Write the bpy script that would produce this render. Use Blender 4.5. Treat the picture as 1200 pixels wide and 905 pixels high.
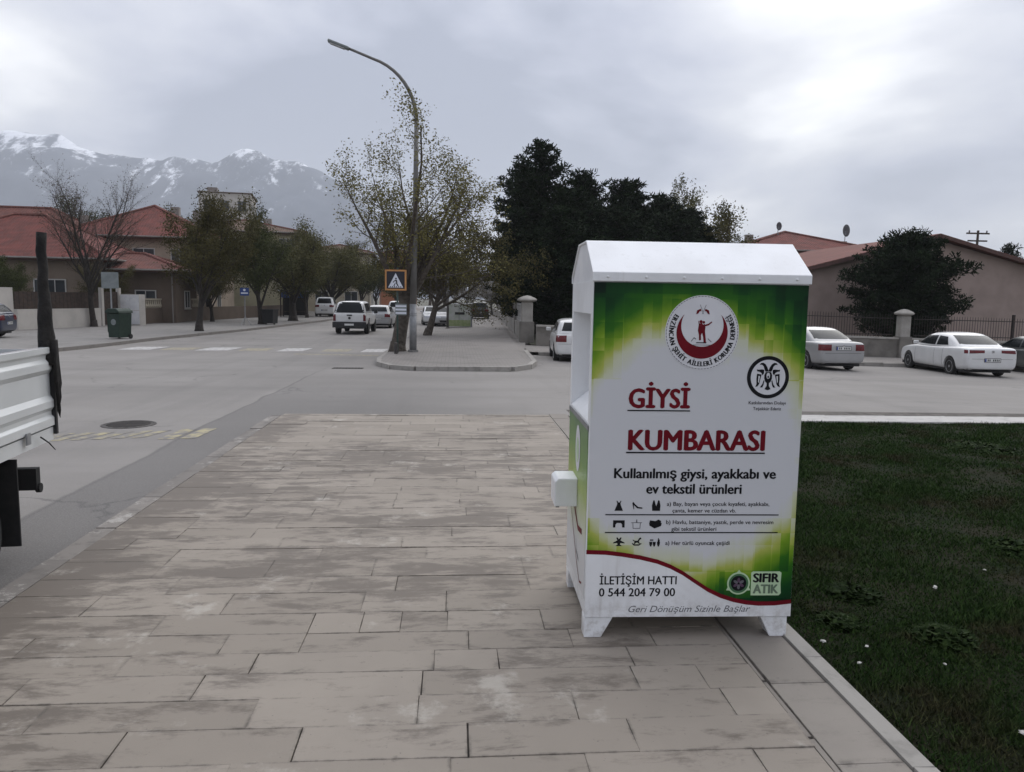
import bpy, bmesh, math, random
import numpy as np
from mathutils import Vector, Matrix
from mathutils.bvhtree import BVHTree
PI = math.pi
rad = math.radians
scn = bpy.context.scene
for o in list(bpy.data.objects):
    bpy.data.objects.remove(o)
C = scn.collection
random.seed(7)

# ---------------------------------------------------------------- camera
cam = bpy.data.cameras.new('camera')
cam_o = bpy.data.objects.new('camera', cam)
C.objects.link(cam_o)
scn.camera = cam_o
cam.sensor_fit = 'HORIZONTAL'
cam.sensor_width = 36.0
cam.lens = 27.0
cam.clip_start = 0.1
cam.clip_end = 40000
PITCH, YAW, ROLL = math.atan(102.5 / 900), math.atan(70 / 900), 0.0155
cam_o.matrix_world = (Matrix.Translation((0, 0, 1.75)) @ Matrix.Rotation(-YAW, 4, 'Z') @
                      Matrix.Rotation(PI / 2 - PITCH, 4, 'X') @ Matrix.Rotation(ROLL, 4, 'Z'))

# ---------------------------------------------------------------- sky, sun, exposure
SUN_AZ, SUN_EL = rad(30), rad(42)          # azimuth clockwise from +Y
world = bpy.data.worlds.new('World')
scn.world = world
world.use_nodes = True
nt = world.node_tree
nt.nodes.clear()
def wn(t, **k):
    n = nt.nodes.new(t)
    for a, b in k.items():
        setattr(n, a, b)
    return n
def wl(a, b):
    nt.links.new(a, b)
def wmath(op, a, b=None, clamp=False):
    n = wn('ShaderNodeMath', operation=op, use_clamp=clamp)
    for i, v in enumerate((a, b)):
        if v is None: continue
        if isinstance(v, (int, float)): n.inputs[i].default_value = v
        else: wl(v, n.inputs[i])
    return n.outputs[0]
out = wn('ShaderNodeOutputWorld')
sky = wn('ShaderNodeTexSky', sky_type='NISHITA', sun_disc=False)
sky.sun_elevation = SUN_EL
sky.sun_rotation = SUN_AZ
sky.altitude = 1200
bg1 = wn('ShaderNodeBackground')
bg1.inputs[1].default_value = 0.1
wl(sky.outputs[0], bg1.inputs[0])
tc = wn('ShaderNodeTexCoord')
sep = wn('ShaderNodeSeparateXYZ')
wl(tc.outputs['Generated'], sep.inputs[0])
zc = wmath('MAXIMUM', sep.outputs[2], 0.0)
den = wmath('ADD', zc, 0.22)
cx = wmath('DIVIDE', sep.outputs[0], den)
cy = wmath('DIVIDE', sep.outputs[1], den)
comb = wn('ShaderNodeCombineXYZ')
wl(cx, comb.inputs[0]); wl(cy, comb.inputs[1])
mp = wn('ShaderNodeMapping')
mp.inputs['Location'].default_value = (2.3, 1.1, 0)
mp.inputs['Scale'].default_value = (0.85, 0.85, 1)
wl(comb.outputs[0], mp.inputs[0])
n1 = wn('ShaderNodeTexNoise')
n1.inputs['Scale'].default_value = 1.15
n1.inputs['Detail'].default_value = 6
n1.inputs['Roughness'].default_value = 0.48
n1.inputs['Distortion'].default_value = 0.35
wl(mp.outputs[0], n1.inputs['Vector'])
n2 = wn('ShaderNodeTexNoise')
n2.inputs['Scale'].default_value = 2.6
n2.inputs['Detail'].default_value = 8
n2.inputs['Roughness'].default_value = 0.55
wl(mp.outputs[0], n2.inputs['Vector'])
nmix = wmath('ADD', wmath('MULTIPLY', n1.outputs[0], 0.84), wmath('MULTIPLY', n2.outputs[0], 0.16))
# brighter cloud in front of the hidden sun
GLOW = Vector((math.sin(rad(29)) * math.cos(rad(23)), math.cos(rad(29)) * math.cos(rad(23)), math.sin(rad(23))))
dot = wn('ShaderNodeVectorMath', operation='DOT_PRODUCT')
wl(tc.outputs['Generated'], dot.inputs[0])
dot.inputs[1].default_value = GLOW
glow = wmath('POWER', wmath('MAXIMUM', dot.outputs['Value'], 0.0), 45.0)
glow2 = wmath('MULTIPLY', glow, 0.30)
val = wmath('ADD', wmath('ADD', wmath('MULTIPLY', nmix, 1.45), -0.235), glow2)
rmp = wn('ShaderNodeValToRGB')
e = rmp.color_ramp.elements
e[0].position = 0.40; e[0].color = (0.25, 0.27, 0.33, 1)
e[1].position = 0.80; e[1].color = (1.0, 0.995, 0.98, 1)
k = e.new(0.47); k.color = (0.345, 0.363, 0.43, 1)
k = e.new(0.535); k.color = (0.45, 0.464, 0.52, 1)
k = e.new(0.62); k.color = (0.57, 0.578, 0.61, 1)
wl(val, rmp.inputs[0])
bg2 = wn('ShaderNodeBackground')
wl(wmath('ADD', wmath('MULTIPLY', zc, 1.15), 0.86), bg2.inputs[1])
wl(rmp.outputs[0], bg2.inputs[0])
ms = wn('ShaderNodeMixShader')
ms.inputs[0].default_value = 0.93
wl(bg1.outputs[0], ms.inputs[1]); wl(bg2.outputs[0], ms.inputs[2]); wl(ms.outputs[0], out.inputs[0])

sun = bpy.data.lights.new('sun', 'SUN')
sun.energy = 1.5
sun.angle = rad(80)
sun.color = (1.0, 0.97, 0.92)
sun_o = bpy.data.objects.new('sun', sun)
C.objects.link(sun_o)
sd = Vector((math.sin(SUN_AZ) * math.cos(SUN_EL), math.cos(SUN_AZ) * math.cos(SUN_EL), math.sin(SUN_EL)))
sun_o.rotation_euler = sd.to_track_quat('Z', 'Y').to_euler()
sun_o.location = (0, 0, 60)
scn.view_settings.view_transform = 'Standard'
scn.view_settings.look = 'None'
scn.view_settings.gamma = 1
scn.view_settings.exposure = 0.55
scn.cycles.volume_bounces = 2
scn.view_settings.use_curve_mapping = False

# ================================================================ materials
MATS = {}
class NT:
    def __init__(s, name):
        s.m = bpy.data.materials.new(name)
        s.m.use_nodes = True
        s.t = s.m.node_tree
        s.b = s.t.nodes['Principled BSDF']
        s.out = s.t.nodes['Material Output']
    def n(s, t, **k):
        n = s.t.nodes.new(t)
        for a, b in k.items(): setattr(n, a, b)
        return n
    def l(s, a, b): s.t.links.new(a, b)
    def put(s, sock, v):
        if v is None: return
        if isinstance(v, bpy.types.NodeSocket): s.l(v, sock)
        elif isinstance(v, (tuple, list)) and len(v) == 3 and sock.type == 'RGBA': sock.default_value = (*v, 1)
        else: sock.default_value = v
    def math(s, op, a, b=None, c=None, clamp=False):
        n = s.n('ShaderNodeMath', operation=op, use_clamp=clamp)
        for i, v in enumerate((a, b, c)): s.put(n.inputs[i], v)
        return n.outputs[0]
    def pos(s): return s.n('ShaderNodeNewGeometry').outputs['Position']
    def obj(s): return s.n('ShaderNodeTexCoord').outputs['Object']
    def map(s, v, scale=(1, 1, 1), loc=(0, 0, 0), rot=(0, 0, 0)):
        n = s.n('ShaderNodeMapping')
        n.inputs['Scale'].default_value = scale; n.inputs['Location'].default_value = loc; n.inputs['Rotation'].default_value = rot
        s.l(v, n.inputs[0]); return n.outputs[0]
    def noise(s, v, scale, detail=6, rough=0.55, dist=0.0):
        n = s.n('ShaderNodeTexNoise')
        n.inputs['Scale'].default_value = scale; n.inputs['Detail'].default_value = detail
        n.inputs['Roughness'].default_value = rough; n.inputs['Distortion'].default_value = dist
        if v is not None: s.l(v, n.inputs['Vector'])
        return n.outputs[0]
    def ramp(s, v, a, b):
        n = s.n('ShaderNodeMapRange', interpolation_type='SMOOTHSTEP')
        n.inputs['From Min'].default_value = a; n.inputs['From Max'].default_value = b
        s.l(v, n.inputs['Value']); return n.outputs[0]
    def cramp(s, v, stops, interp='LINEAR'):
        n = s.n('ShaderNodeValToRGB'); n.color_ramp.interpolation = interp
        e = n.color_ramp.elements
        while len(e) < len(stops): e.new(0.5)
        for i, (p, c) in enumerate(stops): e[i].position = p; e[i].color = (*c, 1)
        s.l(v, n.inputs[0]); return n.outputs[0]
    def mix(s, f, a, b, mode='MIX'):
        n = s.n('ShaderNodeMix', data_type='RGBA', blend_type=mode)
        s.put(n.inputs[0], f); s.put(n.inputs[6], a); s.put(n.inputs[7], b); return n.outputs[2]
    def bump(s, h, strength, dist=0.01):
        n = s.n('ShaderNodeBump'); n.inputs['Strength'].default_value = strength; n.inputs['Distance'].default_value = dist
        s.l(h, n.inputs['Height']); s.l(n.outputs[0], s.b.inputs['Normal'])
    def fin(s, col=None, rough=None, metal=None, spec=None, coat=None):
        s.put(s.b.inputs['Base Color'], col); s.put(s.b.inputs['Roughness'], rough)
        s.put(s.b.inputs['Metallic'], metal); s.put(s.b.inputs['Specular IOR Level'], spec)
        if coat is not None: s.b.inputs['Coat Weight'].default_value = coat; s.b.inputs['Coat Roughness'].default_value = 0.06
        return s.m

def mat(name, c1, c2=None, scale=4.0, rough=0.7, lo=0.35, hi=0.68, bump=0.0, bscale=60, metal=0.0, spec=0.4, world_space=False, coat=None, bdist=0.004):
    t = NT(name)
    v = t.pos() if world_space else t.obj()
    col = c1
    if c2 is not None:
        col = t.mix(t.ramp(t.noise(v, scale, 7), lo, hi), c1, c2)
    if bump: t.bump(t.noise(v, bscale, 4), bump, bdist)
    m = t.fin(col, rough, metal, spec, coat)
    MATS[name] = m
    return m
def leafmat(name, a, b, rough=0.75):
    t = NT(name)
    g = t.n('ShaderNodeNewGeometry')
    col = t.mix(g.outputs['Random Per Island'], a, b)
    big = t.ramp(t.noise(g.outputs['Position'], 0.7, 3), 0.35, 0.65)
    col = t.mix(t.math('MULTIPLY', big, 0.45), col, tuple(x * 0.55 for x in a))
    MATS[name] = t.fin(col, rough, 0, 0.06)
    return MATS[name]

def white_paint():
    t = NT('white_paint')
    o = t.obj()
    sp = t.n('ShaderNodeSeparateXYZ'); t.l(o, sp.inputs[0])
    col = t.mix(t.ramp(t.noise(o, 3.0, 7), 0.35, 0.68), (0.78, 0.79, 0.80), (0.70, 0.705, 0.71))
    streak = t.ramp(t.noise(t.map(o, (9, 9, 0.7)), 2.2, 8, 0.65), 0.55, 0.78)
    col = t.mix(t.math('MULTIPLY', streak, 0.36), col, (0.40, 0.38, 0.35))
    spl = t.math('MULTIPLY', t.math('SUBTRACT', 1.0, t.ramp(sp.outputs[2], 0.0, 0.34)), t.ramp(t.noise(o, 16, 8, 0.7), 0.42, 0.66))
    col = t.mix(t.math('MULTIPLY', spl, 0.55), col, (0.30, 0.265, 0.23))
    t.bump(t.noise(o, 7, 4), 0.05, 0.01)
    MATS['white_paint'] = t.fin(col, 0.36, 0, 0.5)
white_paint()
mat('white_inner', (0.68, 0.68, 0.68), (0.58, 0.585, 0.60), 3.0, 0.5)
mat('maroon_ink', (0.15, 0.004, 0.012), (0.12, 0.004, 0.01), 8, 0.5, spec=0.15)
mat('black_ink', (0.006, 0.006, 0.008), (0.011, 0.011, 0.013), 8, 0.5, spec=0.15)
mat('grey_ink', (0.09, 0.09, 0.10), (0.13, 0.13, 0.14), 20, 0.4)
mat('emblem_white', (0.66, 0.66, 0.68), (0.60, 0.60, 0.62), 6, 0.4)
mat('logo_pale', (0.48, 0.62, 0.40), (0.42, 0.56, 0.36), 6, 0.4)
mat('logo_green', (0.06, 0.16, 0.07), (0.05, 0.13, 0.06), 6, 0.4)
mat('logo_violet', (0.10, 0.045, 0.09), (0.07, 0.05, 0.08), 6, 0.4)
mat('logo_grey', (0.14, 0.19, 0.13), (0.10, 0.15, 0.10), 6, 0.4)

def print_material():
    t = NT('printed_green')
    o = t.obj()
    # faceted look: two offset grids of cells nudge the gradient
    sp = t.n('ShaderNodeSeparateXYZ'); t.l(o, sp.inputs[0])
    x, z = sp.outputs[0], sp.outputs[2]
    def cell(sx, sz, off, amp):
        m = t.n('ShaderNodeTexWhiteNoise', noise_dimensions='2D')
        cx = t.math('FLOOR', t.math('MULTIPLY_ADD', x, sx, off)); cz = t.math('FLOOR', t.math('MULTIPLY_ADD', z, sz, off * 1.7))
        cb = t.n('ShaderNodeCombineXYZ'); t.l(cx, cb.inputs[0]); t.l(cz, cb.inputs[1]); t.l(cb.outputs[0], m.inputs['Vector'])
        return t.math('MULTIPLY', t.math('SUBTRACT', m.outputs['Value'], 0.5), amp)
    dx = t.math('DIVIDE', t.math('SUBTRACT', x, 0.53), 0.72)
    up = t.math('DIVIDE', t.math('MAXIMUM', t.math('SUBTRACT', z, 0.93), 0.0), 0.74)
    dn = t.math('DIVIDE', t.math('MAXIMUM', t.math('SUBTRACT', 0.93, z), 0.0), 0.60)
    # lower right corner is greener than the lower left
    r2 = t.math('ADD', t.math('POWER', t.math('ABSOLUTE', dx), 2.0), t.math('ADD', t.math('POWER', up, 2.0), t.math('POWER', dn, 2.0)))
    r = t.math('SQRT', r2)
    r = t.math('ADD', r, t.math('ADD', cell(11, 7, 0.3, 0.10), cell(21, 5, 0.7, 0.07)))
    r = t.math('ADD', r, t.math('MULTIPLY', t.math('SUBTRACT', t.noise(o, 5, 3), 0.5), 0.16))
    col = t.cramp(t.math('MULTIPLY', r, 0.6), [
        (0.46, (0.57, 0.575, 0.59)), (0.53, (0.54, 0.56, 0.40)), (0.575, (0.38, 0.42, 0.09)), (0.62, (0.17, 0.30, 0.02)),
        (0.68, (0.028, 0.125, 0.010)), (0.76, (0.007, 0.05, 0.012)), (0.86, (0.003, 0.012, 0.008))])
    MATS['printed_green'] = t.fin(col, 0.42, 0, 0.15)
    t = NT('printed_side')
    o = t.obj()
    sp = t.n('ShaderNodeSeparateXYZ'); t.l(o, sp.inputs[0])
    z = t.math('ADD', sp.outputs[2], t.math('MULTIPLY', t.math('SUBTRACT', t.noise(o, 4, 3), 0.5), 0.22))
    col = t.cramp(t.math('DIVIDE', z, 1.2), [(0.34, (0.60, 0.60, 0.60)), (0.47, (0.52, 0.56, 0.38)), (0.60, (0.34, 0.42, 0.10)), (0.75, (0.14, 0.27, 0.06)), (0.93, (0.07, 0.16, 0.06))])
    MATS['printed_side'] = t.fin(col, 0.38, 0, 0.4)
print_material()

def slab_material(name, base, warm, dark_amt=1.0, sat=1.0):
    t = NT(name)
    p = t.pos()
    oi = t.n('ShaderNodeObjectInfo')
    rnd = oi.outputs['Random']
    col = t.mix(rnd, base, warm)
    col = t.mix(t.math('MULTIPLY', t.ramp(t.noise(p, 2.2, 8, 0.6), 0.35, 0.7), 0.35), col, tuple(c * 0.72 for c in base))
    # brown damp stains: broad damp zones broken up by fine, ragged blotches
    sp = t.n('ShaderNodeSeparateXYZ'); t.l(p, sp.inputs[0])
    zone = t.noise(t.map(p, (0.7, 1.0, 1)), 0.8, 4, 0.5)
    blot = t.noise(t.map(p, (0.6, 1.7, 1)), 4.2, 10, 0.74, 0.25)
    band = t.math('MULTIPLY', t.ramp(sp.outputs[1], 3.4, 5.0), t.math('SUBTRACT', 1.0, t.ramp(sp.outputs[1], 8.2, 9.6)))
    edge = t.math('SUBTRACT', 1.0, t.ramp(t.math('ADD', sp.outputs[0], t.math('MULTIPLY', t.noise(p, 3, 4), 0.5)), -2.1, -1.6))
    s = t.math('ADD', t.math('MULTIPLY', zone, 0.38), t.math('MULTIPLY', blot, 0.62))
    s = t.math('ADD', s, t.math('ADD', t.math('MULTIPLY', band, 0.045), t.math('MULTIPLY', edge, 0.075)))
    s = t.math('ADD', s, t.math('MULTIPLY', t.math('SUBTRACT', rnd, 0.5), 0.02))
    s = t.ramp(s, 0.50, 0.60)
    col = t.mix(t.math('MULTIPLY', s, 0.72 * dark_amt), col, (0.088, 0.071, 0.057))
    # small dark stains everywhere
    s2 = t.ramp(t.noise(p, 11, 7, 0.65), 0.62, 0.74)
    col = t.mix(t.math('MULTIPLY', s2, 0.45), col, (0.07, 0.06, 0.052))
    # pale lime / old mortar
    w = t.ramp(t.noise(t.map(p, (1, 1, 1), (3.1, 7.7, 0)), 1.7, 9, 0.68), 0.58, 0.68)
    col = t.mix(t.math('MULTIPLY', w, 0.6), col, (0.43, 0.40, 0.35))
    # grime gathered along the slab edges
    ge = t.n('ShaderNodeSeparateXYZ'); t.l(t.n('ShaderNodeTexCoord').outputs['Generated'], ge.inputs[0])
    ax = t.math('ABSOLUTE', t.math('SUBTRACT', ge.outputs[0], 0.5)); ay = t.math('ABSOLUTE', t.math('SUBTRACT', ge.outputs[1], 0.5))
    em = t.math('MAXIMUM', t.ramp(ax, 0.478, 0.5), t.ramp(ay, 0.44, 0.5))
    em = t.math('MULTIPLY', em, t.ramp(t.noise(p, 9, 7, 0.7), 0.42, 0.66))
    col = t.mix(t.math('MULTIPLY', em, 0.7), col, (0.06, 0.052, 0.044))
    # tiny pits
    pit = t.ramp(t.noise(p, 55, 2, 0.5), 0.70, 0.78)
    col = t.mix(t.math('MULTIPLY', pit, 0.55), col, (0.05, 0.045, 0.04))
    h = t.math('ADD', t.math('MULTIPLY', t.noise(p, 140, 3), 0.4), t.math('MULTIPLY', t.noise(p, 12, 5), 0.8))
    t.bump(h, 0.28, 0.004)
    MATS[name] = t.fin(col, t.math('MULTIPLY_ADD', s, -0.12, 0.78), 0, 0.35)
slab_material('slab', (0.292, 0.256, 0.214), (0.240, 0.209, 0.173))
slab_material('border_slab', (0.25, 0.224, 0.194), (0.222, 0.198, 0.172), 0.5)

def asphalt_material():
    t = NT('asphalt')
    p = t.pos()
    sp = t.n('ShaderNodeSeparateXYZ'); t.l(p, sp.inputs[0])
    base = t.mix(t.ramp(t.noise(t.map(p, (0.5, 1.0, 1)), 0.45, 7, 0.6), 0.3, 0.7), (0.185, 0.172, 0.158), (0.236, 0.220, 0.203))
    # newer, darker strip along the sidewalk, with a tarred seam
    wob = t.math('MULTIPLY', t.math('SUBTRACT', t.noise(p, 0.6, 3), 0.5), 0.25)
    xs = t.math('ADD', sp.outputs[0], wob)
    inside = t.math('MULTIPLY', t.ramp(xs, -3.55, -3.47), t.math('SUBTRACT', 1.0, t.ramp(sp.outputs[1], 12.0, 21.0)))
    inside = t.math('MULTIPLY', inside, t.math('SUBTRACT', 1.0, t.ramp(xs, -1.2, 1.5)))
    base = t.mix(t.math('MULTIPLY', inside, 0.75), base, (0.112, 0.106, 0.10))
    seam = t.math('SUBTRACT', 1.0, t.ramp(t.math('ABSOLUTE', t.math('ADD', xs, 3.52)), 0.0, 0.05))
    seam = t.math('MULTIPLY', seam, t.math('SUBTRACT', 1.0, t.ramp(sp.outputs[1], 17.0, 24.0)))
    base = t.mix(t.math('MULTIPLY', seam, 0.6), base, (0.06, 0.056, 0.054))
    patch = t.ramp(t.noise(t.map(p, (0.35, 0.9, 1), (5, 2, 0)), 0.8, 6, 0.6), 0.60, 0.72)
    base = t.mix(t.math('MULTIPLY', patch, 0.32), base, (0.125, 0.118, 0.112))
    # tyre tracks along the street and across the junction, and old repair patches
    along = t.ramp(t.noise(t.map(p, (0.9, 0.05, 1)), 1.0, 5, 0.6), 0.50, 0.66)
    across = t.ramp(t.noise(t.map(p, (0.05, 0.7, 1), (3, 9, 0)), 1.0, 5, 0.6), 0.52, 0.66)
    base = t.mix(t.math('MULTIPLY', along, 0.22), base, (0.10, 0.094, 0.088))
    base = t.mix(t.math('MULTIPLY', across, 0.22), base, (0.11, 0.103, 0.096))
    oil = t.ramp(t.noise(t.map(p, (1, 1, 1), (8, 1, 0)), 2.1, 6, 0.55), 0.69, 0.76)
    base = t.mix(t.math('MULTIPLY', oil, 0.5), base, (0.06, 0.056, 0.053))
    crack = t.n('ShaderNodeTexVoronoi', feature='DISTANCE_TO_EDGE')
    crack.inputs['Scale'].default_value = 0.32
    dv = t.n('ShaderNodeVectorMath', operation='ADD')
    nz = t.n('ShaderNodeTexNoise'); nz.inputs['Scale'].default_value = 1.2; nz.inputs['Detail'].default_value = 5
    t.l(p, nz.inputs['Vector']); t.l(p, dv.inputs[0]); t.l(nz.outputs['Color'], dv.inputs[1]); t.l(dv.outputs[0], crack.inputs['Vector'])
    ck = t.math('SUBTRACT', 1.0, t.ramp(crack.outputs['Distance'], 0.0, 0.012))
    ck = t.math('MULTIPLY', ck, t.ramp(t.noise(p, 0.35, 3), 0.5, 0.62))
    base = t.mix(t.math('MULTIPLY', ck, 0.6), base, (0.06, 0.057, 0.055))
    grit = t.noise(p, 90, 3, 0.6)
    base = t.mix(t.math('MULTIPLY', t.ramp(grit, 0.35, 0.7), 0.3), base, (0.32, 0.305, 0.29))
    t.bump(t.math('ADD', t.noise(p, 130, 3), t.math('MULTIPLY', t.noise(p, 5, 4), 0.6)), 0.35, 0.006)
    MATS['asphalt'] = t.fin(base, 0.82, 0, 0.35)
asphalt_material()

def worn_paint(name, colr, amount):
    t = NT(name)
    p = t.pos()
    w = t.ramp(t.noise(p, 6, 8, 0.7), amount - 0.12, amount + 0.1)
    col = t.mix(w, (0.19, 0.178, 0.165), colr)
    MATS[name] = t.fin(col, 0.75, 0, 0.3)
worn_paint('worn_white', (0.47, 0.455, 0.44), 0.45)
worn_paint('worn_yellow', (0.38, 0.335, 0.20), 0.54)
worn_paint('faint_yellow', (0.34, 0.30, 0.20), 0.5)

def kerb_material(name, a, b, paint=None):
    t = NT(name)
    p = t.pos()
    col = t.mix(t.n('ShaderNodeObjectInfo').outputs['Random'], a, b)
    col = t.mix(t.math('MULTIPLY', t.ramp(t.noise(p, 5, 8, 0.65), 0.48, 0.68), 0.55), col, tuple(c * 0.45 for c in a))
    if paint: col = t.mix(t.ramp(t.noise(p, 2.4, 10, 0.8), 0.53, 0.62), col, paint)
    t.bump(t.noise(p, 70, 4), 0.3, 0.004)
    MATS[name] = t.fin(col, 0.8, 0, 0.3)
kerb_material('kerb_worn', (0.22, 0.20, 0.18), (0.17, 0.155, 0.14), (0.37, 0.35, 0.32))
kerb_material('kerb_plain', (0.33, 0.31, 0.28), (0.27, 0.255, 0.232))
kerb_material('kerb_pale', (0.46, 0.445, 0.42), (0.42, 0.405, 0.385))
kerb_material('kerb_far', (0.20, 0.185, 0.17), (0.17, 0.155, 0.14))

def paver_material(name, a, b, mortar, sc, rot=0):
    t = NT(name)
    p = t.map(t.pos(), (1, 1, 1), (0, 0, 0), (0, 0, rot))
    br = t.n('ShaderNodeTexBrick')
    br.inputs['Scale'].default_value = sc
    br.inputs['Color1'].default_value = (*a, 1); br.inputs['Color2'].default_value = (*b, 1); br.inputs['Mortar'].default_value = (*mortar, 1)
    br.inputs['Mortar Size'].default_value = 0.014
    t.l(p, br.inputs['Vector'])
    st = t.ramp(t.noise(p, 0.7, 8, 0.6), 0.48, 0.68)
    col = t.mix(t.math('MULTIPLY', st, 0.45), br.outputs['Color'], tuple(c * 0.5 for c in a))
    t.bump(t.noise(p, 60, 4), 0.25, 0.005)
    MATS[name] = t.fin(col, 0.8, 0, 0.3)
paver_material('pavers', (0.25, 0.23, 0.21), (0.215, 0.198, 0.182), (0.12, 0.11, 0.10), 2.2)
paver_material('pavers_left', (0.245, 0.232, 0.215), (0.21, 0.2, 0.188), (0.13, 0.12, 0.11), 1.6)

def soil_material():
    t = NT('lawn_soil')
    p = t.pos()
    col = t.mix(t.ramp(t.noise(p, 2.4, 8, 0.65), 0.38, 0.62), (0.018, 0.017, 0.009), (0.009, 0.014, 0.005))
    col = t.mix(t.math('MULTIPLY', t.ramp(t.noise(p, 9, 6, 0.6), 0.60, 0.74), 0.5), col, (0.036, 0.029, 0.018))
    t.bump(t.noise(p, 40, 6, 0.7), 0.8, 0.02)
    MATS['lawn_soil'] = t.fin(col, 0.95, 0, 0.1)
    t = NT('grass')
    g = t.n('ShaderNodeNewGeometry')
    p = g.outputs['Position']
    gr = t.mix(g.outputs['Random Per Island'], (0.010, 0.025, 0.006), (0.034, 0.062, 0.014))
    dry = t.mix(g.outputs['Random Per Island'], (0.026, 0.020, 0.011), (0.055, 0.043, 0.024))
    f = t.ramp(t.noise(p, 1.5, 7, 0.62), 0.50, 0.66)
    MATS['grass'] = t.fin(t.mix(t.math('MULTIPLY', f, 0.8), gr, dry), 0.9, 0, 0.12)
soil_material()
leafmat('weed_leaf', (0.010, 0.020, 0.006), (0.028, 0.046, 0.012))
mat('yard_soil', (0.05, 0.046, 0.03), (0.03, 0.035, 0.018), 0.8, 0.95, world_space=True, bump=0.4, bscale=10)
mat('ground_far', (0.07, 0.07, 0.045), (0.10, 0.09, 0.065), 0.02, 0.95, world_space=True)
mat('bed_sand', (0.12, 0.108, 0.095), (0.06, 0.053, 0.047), 9, 0.95, world_space=True)
mat('litter_white', (0.45, 0.44, 0.41), (0.33, 0.32, 0.29), 20, 0.7)

mat('iron_cast', (0.055, 0.05, 0.047), (0.085, 0.075, 0.068), 6, 0.65, metal=0.5, bump=0.3, bscale=50)
mat('concrete', (0.34, 0.32, 0.29), (0.26, 0.245, 0.22), 3, 0.85, bump=0.25, bscale=30)
mat('concrete_dark', (0.19, 0.175, 0.155), (0.13, 0.12, 0.105), 2.2, 0.88, bump=0.3, bscale=25)
mat('galvanised', (0.30, 0.305, 0.31), (0.23, 0.235, 0.24), 5, 0.5, metal=0.6)
mat('black_iron', (0.02, 0.018, 0.017), (0.045, 0.03, 0.024), 7, 0.6, metal=0.3)
mat('white_iron', (0.5, 0.49, 0.47), (0.4, 0.38, 0.36), 7, 0.6)
mat('bark', (0.055, 0.045, 0.036), (0.10, 0.084, 0.068), 9, 0.9, bump=0.9, bscale=26, bdist=0.03)
mat('bark_grey', (0.095, 0.085, 0.075), (0.06, 0.052, 0.046), 9, 0.9, bump=0.9, bscale=26, bdist=0.03)
mat('bark_dark', (0.022, 0.018, 0.015), (0.036, 0.03, 0.025), 9, 0.9, bump=0.6, bscale=20)
mat('whitewash', (0.40, 0.38, 0.35), (0.25, 0.235, 0.21), 6, 0.9, bump=0.5, bscale=26)
leafmat('leaf_spring', (0.14, 0.128, 0.045), (0.21, 0.19, 0.072))
leafmat('leaf_olive', (0.062, 0.057, 0.022), (0.115, 0.10, 0.04))
leafmat('leaf_willow', (0.085, 0.083, 0.033), (0.13, 0.12, 0.05))
leafmat('leaf_green', (0.042, 0.050, 0.018), (0.078, 0.086, 0.032))
leafmat('leaf_bud', (0.09, 0.07, 0.05), (0.12, 0.09, 0.06))
leafmat('blossom', (0.30, 0.28, 0.26), (0.42, 0.40, 0.37))
leafmat('needle_dark', (0.007, 0.013, 0.006), (0.020, 0.032, 0.013))
leafmat('needle_mid', (0.012, 0.018, 0.009), (0.026, 0.034, 0.016))

def car_paint(name, c, flake=0.0, rough=0.28):
    t = NT(name)
    col = t.mix(t.ramp(t.noise(t.obj(), 2.5, 5), 0.35, 0.7), c, tuple(x * 0.93 for x in c))
    MATS[name] = t.fin(col, rough, flake, 0.5, 0.6)
car_paint('paint_white', (0.62, 0.62, 0.61))
car_paint('paint_silver', (0.33, 0.33, 0.33), 0.25, 0.32)
car_paint('paint_grey', (0.085, 0.09, 0.088), 0.3, 0.32)
car_paint('paint_black', (0.012, 0.012, 0.014))
car_paint('paint_blue', (0.015, 0.022, 0.05))
car_paint('truck_white', (0.55, 0.565, 0.56), 0.0, 0.4)
mat('car_glass', (0.012, 0.014, 0.015), (0.018, 0.02, 0.021), 2, 0.15, spec=0.13)
mat('car_trim', (0.014, 0.014, 0.015), (0.022, 0.022, 0.023), 8, 0.6)
mat('tyre', (0.013, 0.013, 0.013), (0.025, 0.024, 0.022), 14, 0.85)
mat('alloy', (0.42, 0.42, 0.43), (0.34, 0.34, 0.35), 8, 0.35, metal=0.7)
mat('tail_red', (0.13, 0.008, 0.012), (0.08, 0.006, 0.008), 18, 0.2)
mat('lamp_clear', (0.55, 0.56, 0.58), (0.4, 0.41, 0.43), 12, 0.15)
mat('plate_white', (0.62, 0.62, 0.60), (0.55, 0.55, 0.53), 20, 0.5)
mat('plate_blue', (0.02, 0.05, 0.25), None)
mat('chrome', (0.55, 0.55, 0.56), None, rough=0.2, metal=0.9)
mat('rubber', (0.009, 0.009, 0.009), (0.016, 0.015, 0.015), 12, 0.8)
mat('rag', (0.010, 0.009, 0.009), (0.022, 0.02, 0.018), 9, 0.95, bump=0.8, bscale=24, bdist=0.02)
mat('tarp_blue', (0.05, 0.06, 0.075), (0.10, 0.11, 0.12), 14, 0.8)

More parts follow.
